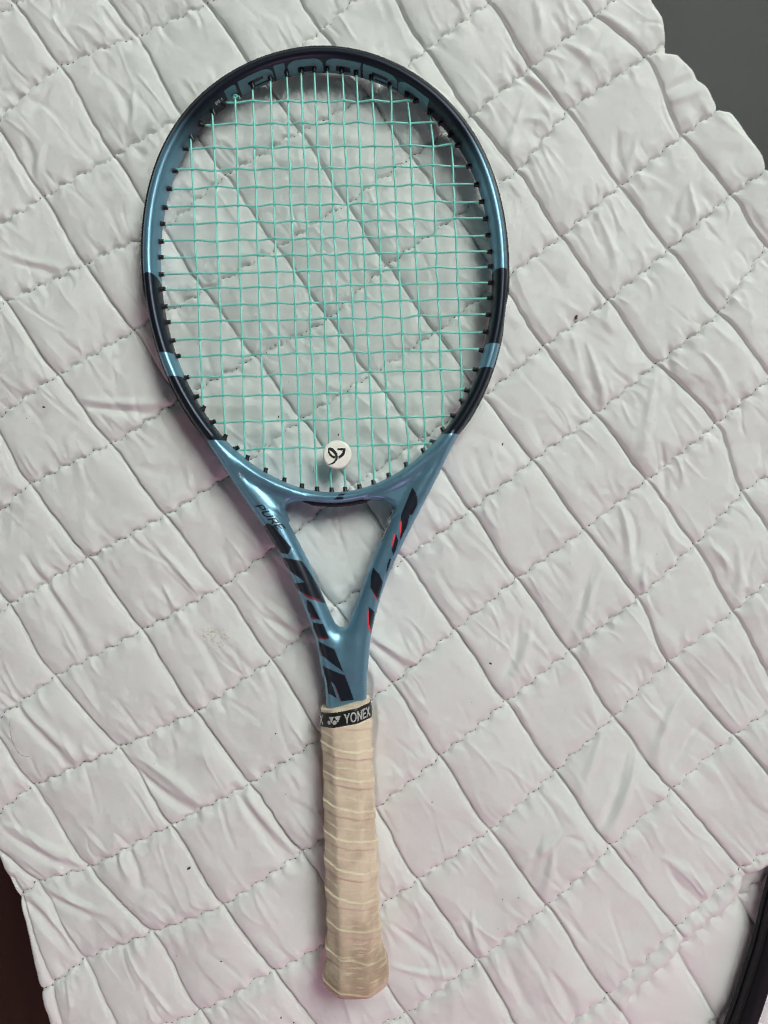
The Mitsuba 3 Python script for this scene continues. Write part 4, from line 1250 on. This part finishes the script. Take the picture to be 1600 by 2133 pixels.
def sweep(sec, mat, name, cut=None):
    rows = np.stack([np.concatenate([BAR + bn * (x * scale_end)[:, None], np.full((len(BAR), 1), zb) + (z_ * scale_end)[:, None]], 1) for x, z_ in sec], 1)
    if cut:
        rows = rows[cut[0]:cut[1]]
    n, m_ = rows.shape[:2]
    i, j = np.meshgrid(np.arange(n - 1), np.arange(m_), indexing='ij')
    q = np.stack([i * m_ + j, (i + 1) * m_ + j, (i + 1) * m_ + (j + 1) % m_, i * m_ + (j + 1) % m_], -1).reshape(-1, 4)
    v = rows.reshape(-1, 3)
    f = np.vstack([q[:, [0, 1, 2]], q[:, [0, 2, 3]]])
    e0, e1 = len(v), len(v) + 1
    v = np.vstack([v, rows[0].mean(0), rows[-1].mean(0)])
    j = np.arange(m_)
    f = np.vstack([f, np.stack([j, (j + 1) % m_, j * 0 + e0], 1), np.stack([(n - 1) * m_ + (j + 1) % m_, (n - 1) * m_ + j, j * 0 + e1], 1)])
    mm = trimesh.Trimesh(v, f, process=False)
    if mm.volume < 0:
        mm.invert()
    obj(name, mm, mat, smooth=35)


sweep(section, 'mat_black_rubber', 'black_racket_frame__tube')
strip_sec = [(-7.0, 7.0), (-8.6, 6.4), (-8.9, 3.6), (-7.7, 3.0), (-7.9, -0.5), (-9.0, -1.2), (-8.6, -6.0), (-7.0, -7.0), (-6.0, 0)]
sweep(strip_sec, 'mat_black_rubber', 'black_racket_frame__guard_strip', (18, 122))
labels['black_racket_frame'] = {'label': 'black racket frame with a grooved side, cut off by the lower right corner', 'category': 'racket frame'}
lower_layer()

mat_in = outline.buffer(-45)
mm_ = trimesh.creation.extrude_polygon(mat_in.simplify(4), 60.0, engine='earcut')
mm_.apply_translation([0, 0, -105.0])
scene['mat_mattress'] = {'type': 'diffuse', 'reflectance': rgb(0.55, 0.53, 0.5)}
obj('mattress', mm_, 'mat_mattress')
labels['mattress'] = {'label': 'pale mattress hidden under the quilt', 'category': 'mattress', 'kind': 'structure'}

# ------------------------------------------------------------------ lint specks and a hair on the cloth
specks = [(395, 1806, 1.0), (95, 849, 0.8), (1022, 1382, 0.8), (549, 121, 0.6), (1203, 658, 1.3), (1048, 925, 0.6), (1513, 624, 0.7), (1170, 1925, 0.6), (462, 1998, 0.5), (580, 868, 0.7), (850, 926, 0.6), (1078, 1866, 0.5), (1046, 1872, 0.5), (586, 2118, 0.6), (612, 2130, 0.6), (575, 1526, 0.5), (900, 1670, 0.5), (705, 906, 0.5)]
for _ in range(170):
    a, b = rng.uniform(0, 1600), rng.uniform(0, 2133)
    inside_hoop = ((a - 680) / 350) ** 2 + ((b - 580) / 440) ** 2 < 1
    if not inside_hoop and rng.uniform() < 0.45:
        continue
    specks.append((a, b, rng.uniform(0.12, 0.27)))
parts = []
for a, b, r in specks:
    x, y = P(a, b, -15)
    if not outline.buffer(-8).contains(Point(x, y)):
        continue
    zz = float(zmap((y, x)))
    m = trimesh.creation.icosphere(1, r * 0.9)
    v = np.array(m.vertices) * [1 + rng.uniform(0, 1.2), 1, 0.5]
    an = rng.uniform(0, 6.28)
    v = v @ np.array([[math.cos(an), -math.sin(an), 0], [math.sin(an), math.cos(an), 0], [0, 0, 1]]).T
    parts.append((v + [x, y, zz + r * 0.25], np.array(m.faces)))
obj('lint', join(parts), 'mat_lint')
labels['lint'] = {'label': 'tiny dark specks of lint scattered over the white quilt', 'category': 'lint', 'kind': 'stuff'}
hp = np.array([(27, 1493), (26, 1510), (28, 1530), (33, 1550), (42, 1566), (54, 1573), (64, 1574)], float)
hx = PP(hp, -15)
hu = CubicSpline(np.arange(len(hx)), hx)(np.linspace(0, len(hx) - 1, 60))
hz = np.array([float(zmap((b, a))) for a, b in hu])
hz = ndimage.maximum_filter1d(hz, 9) + 0.15
obj('hair', tube(np.column_stack([hu, hz]), 0.10, 5), 'mat_lint')
labels['hair'] = {'label': 'single dark hair lying on the quilt near the left edge', 'category': 'hair'}
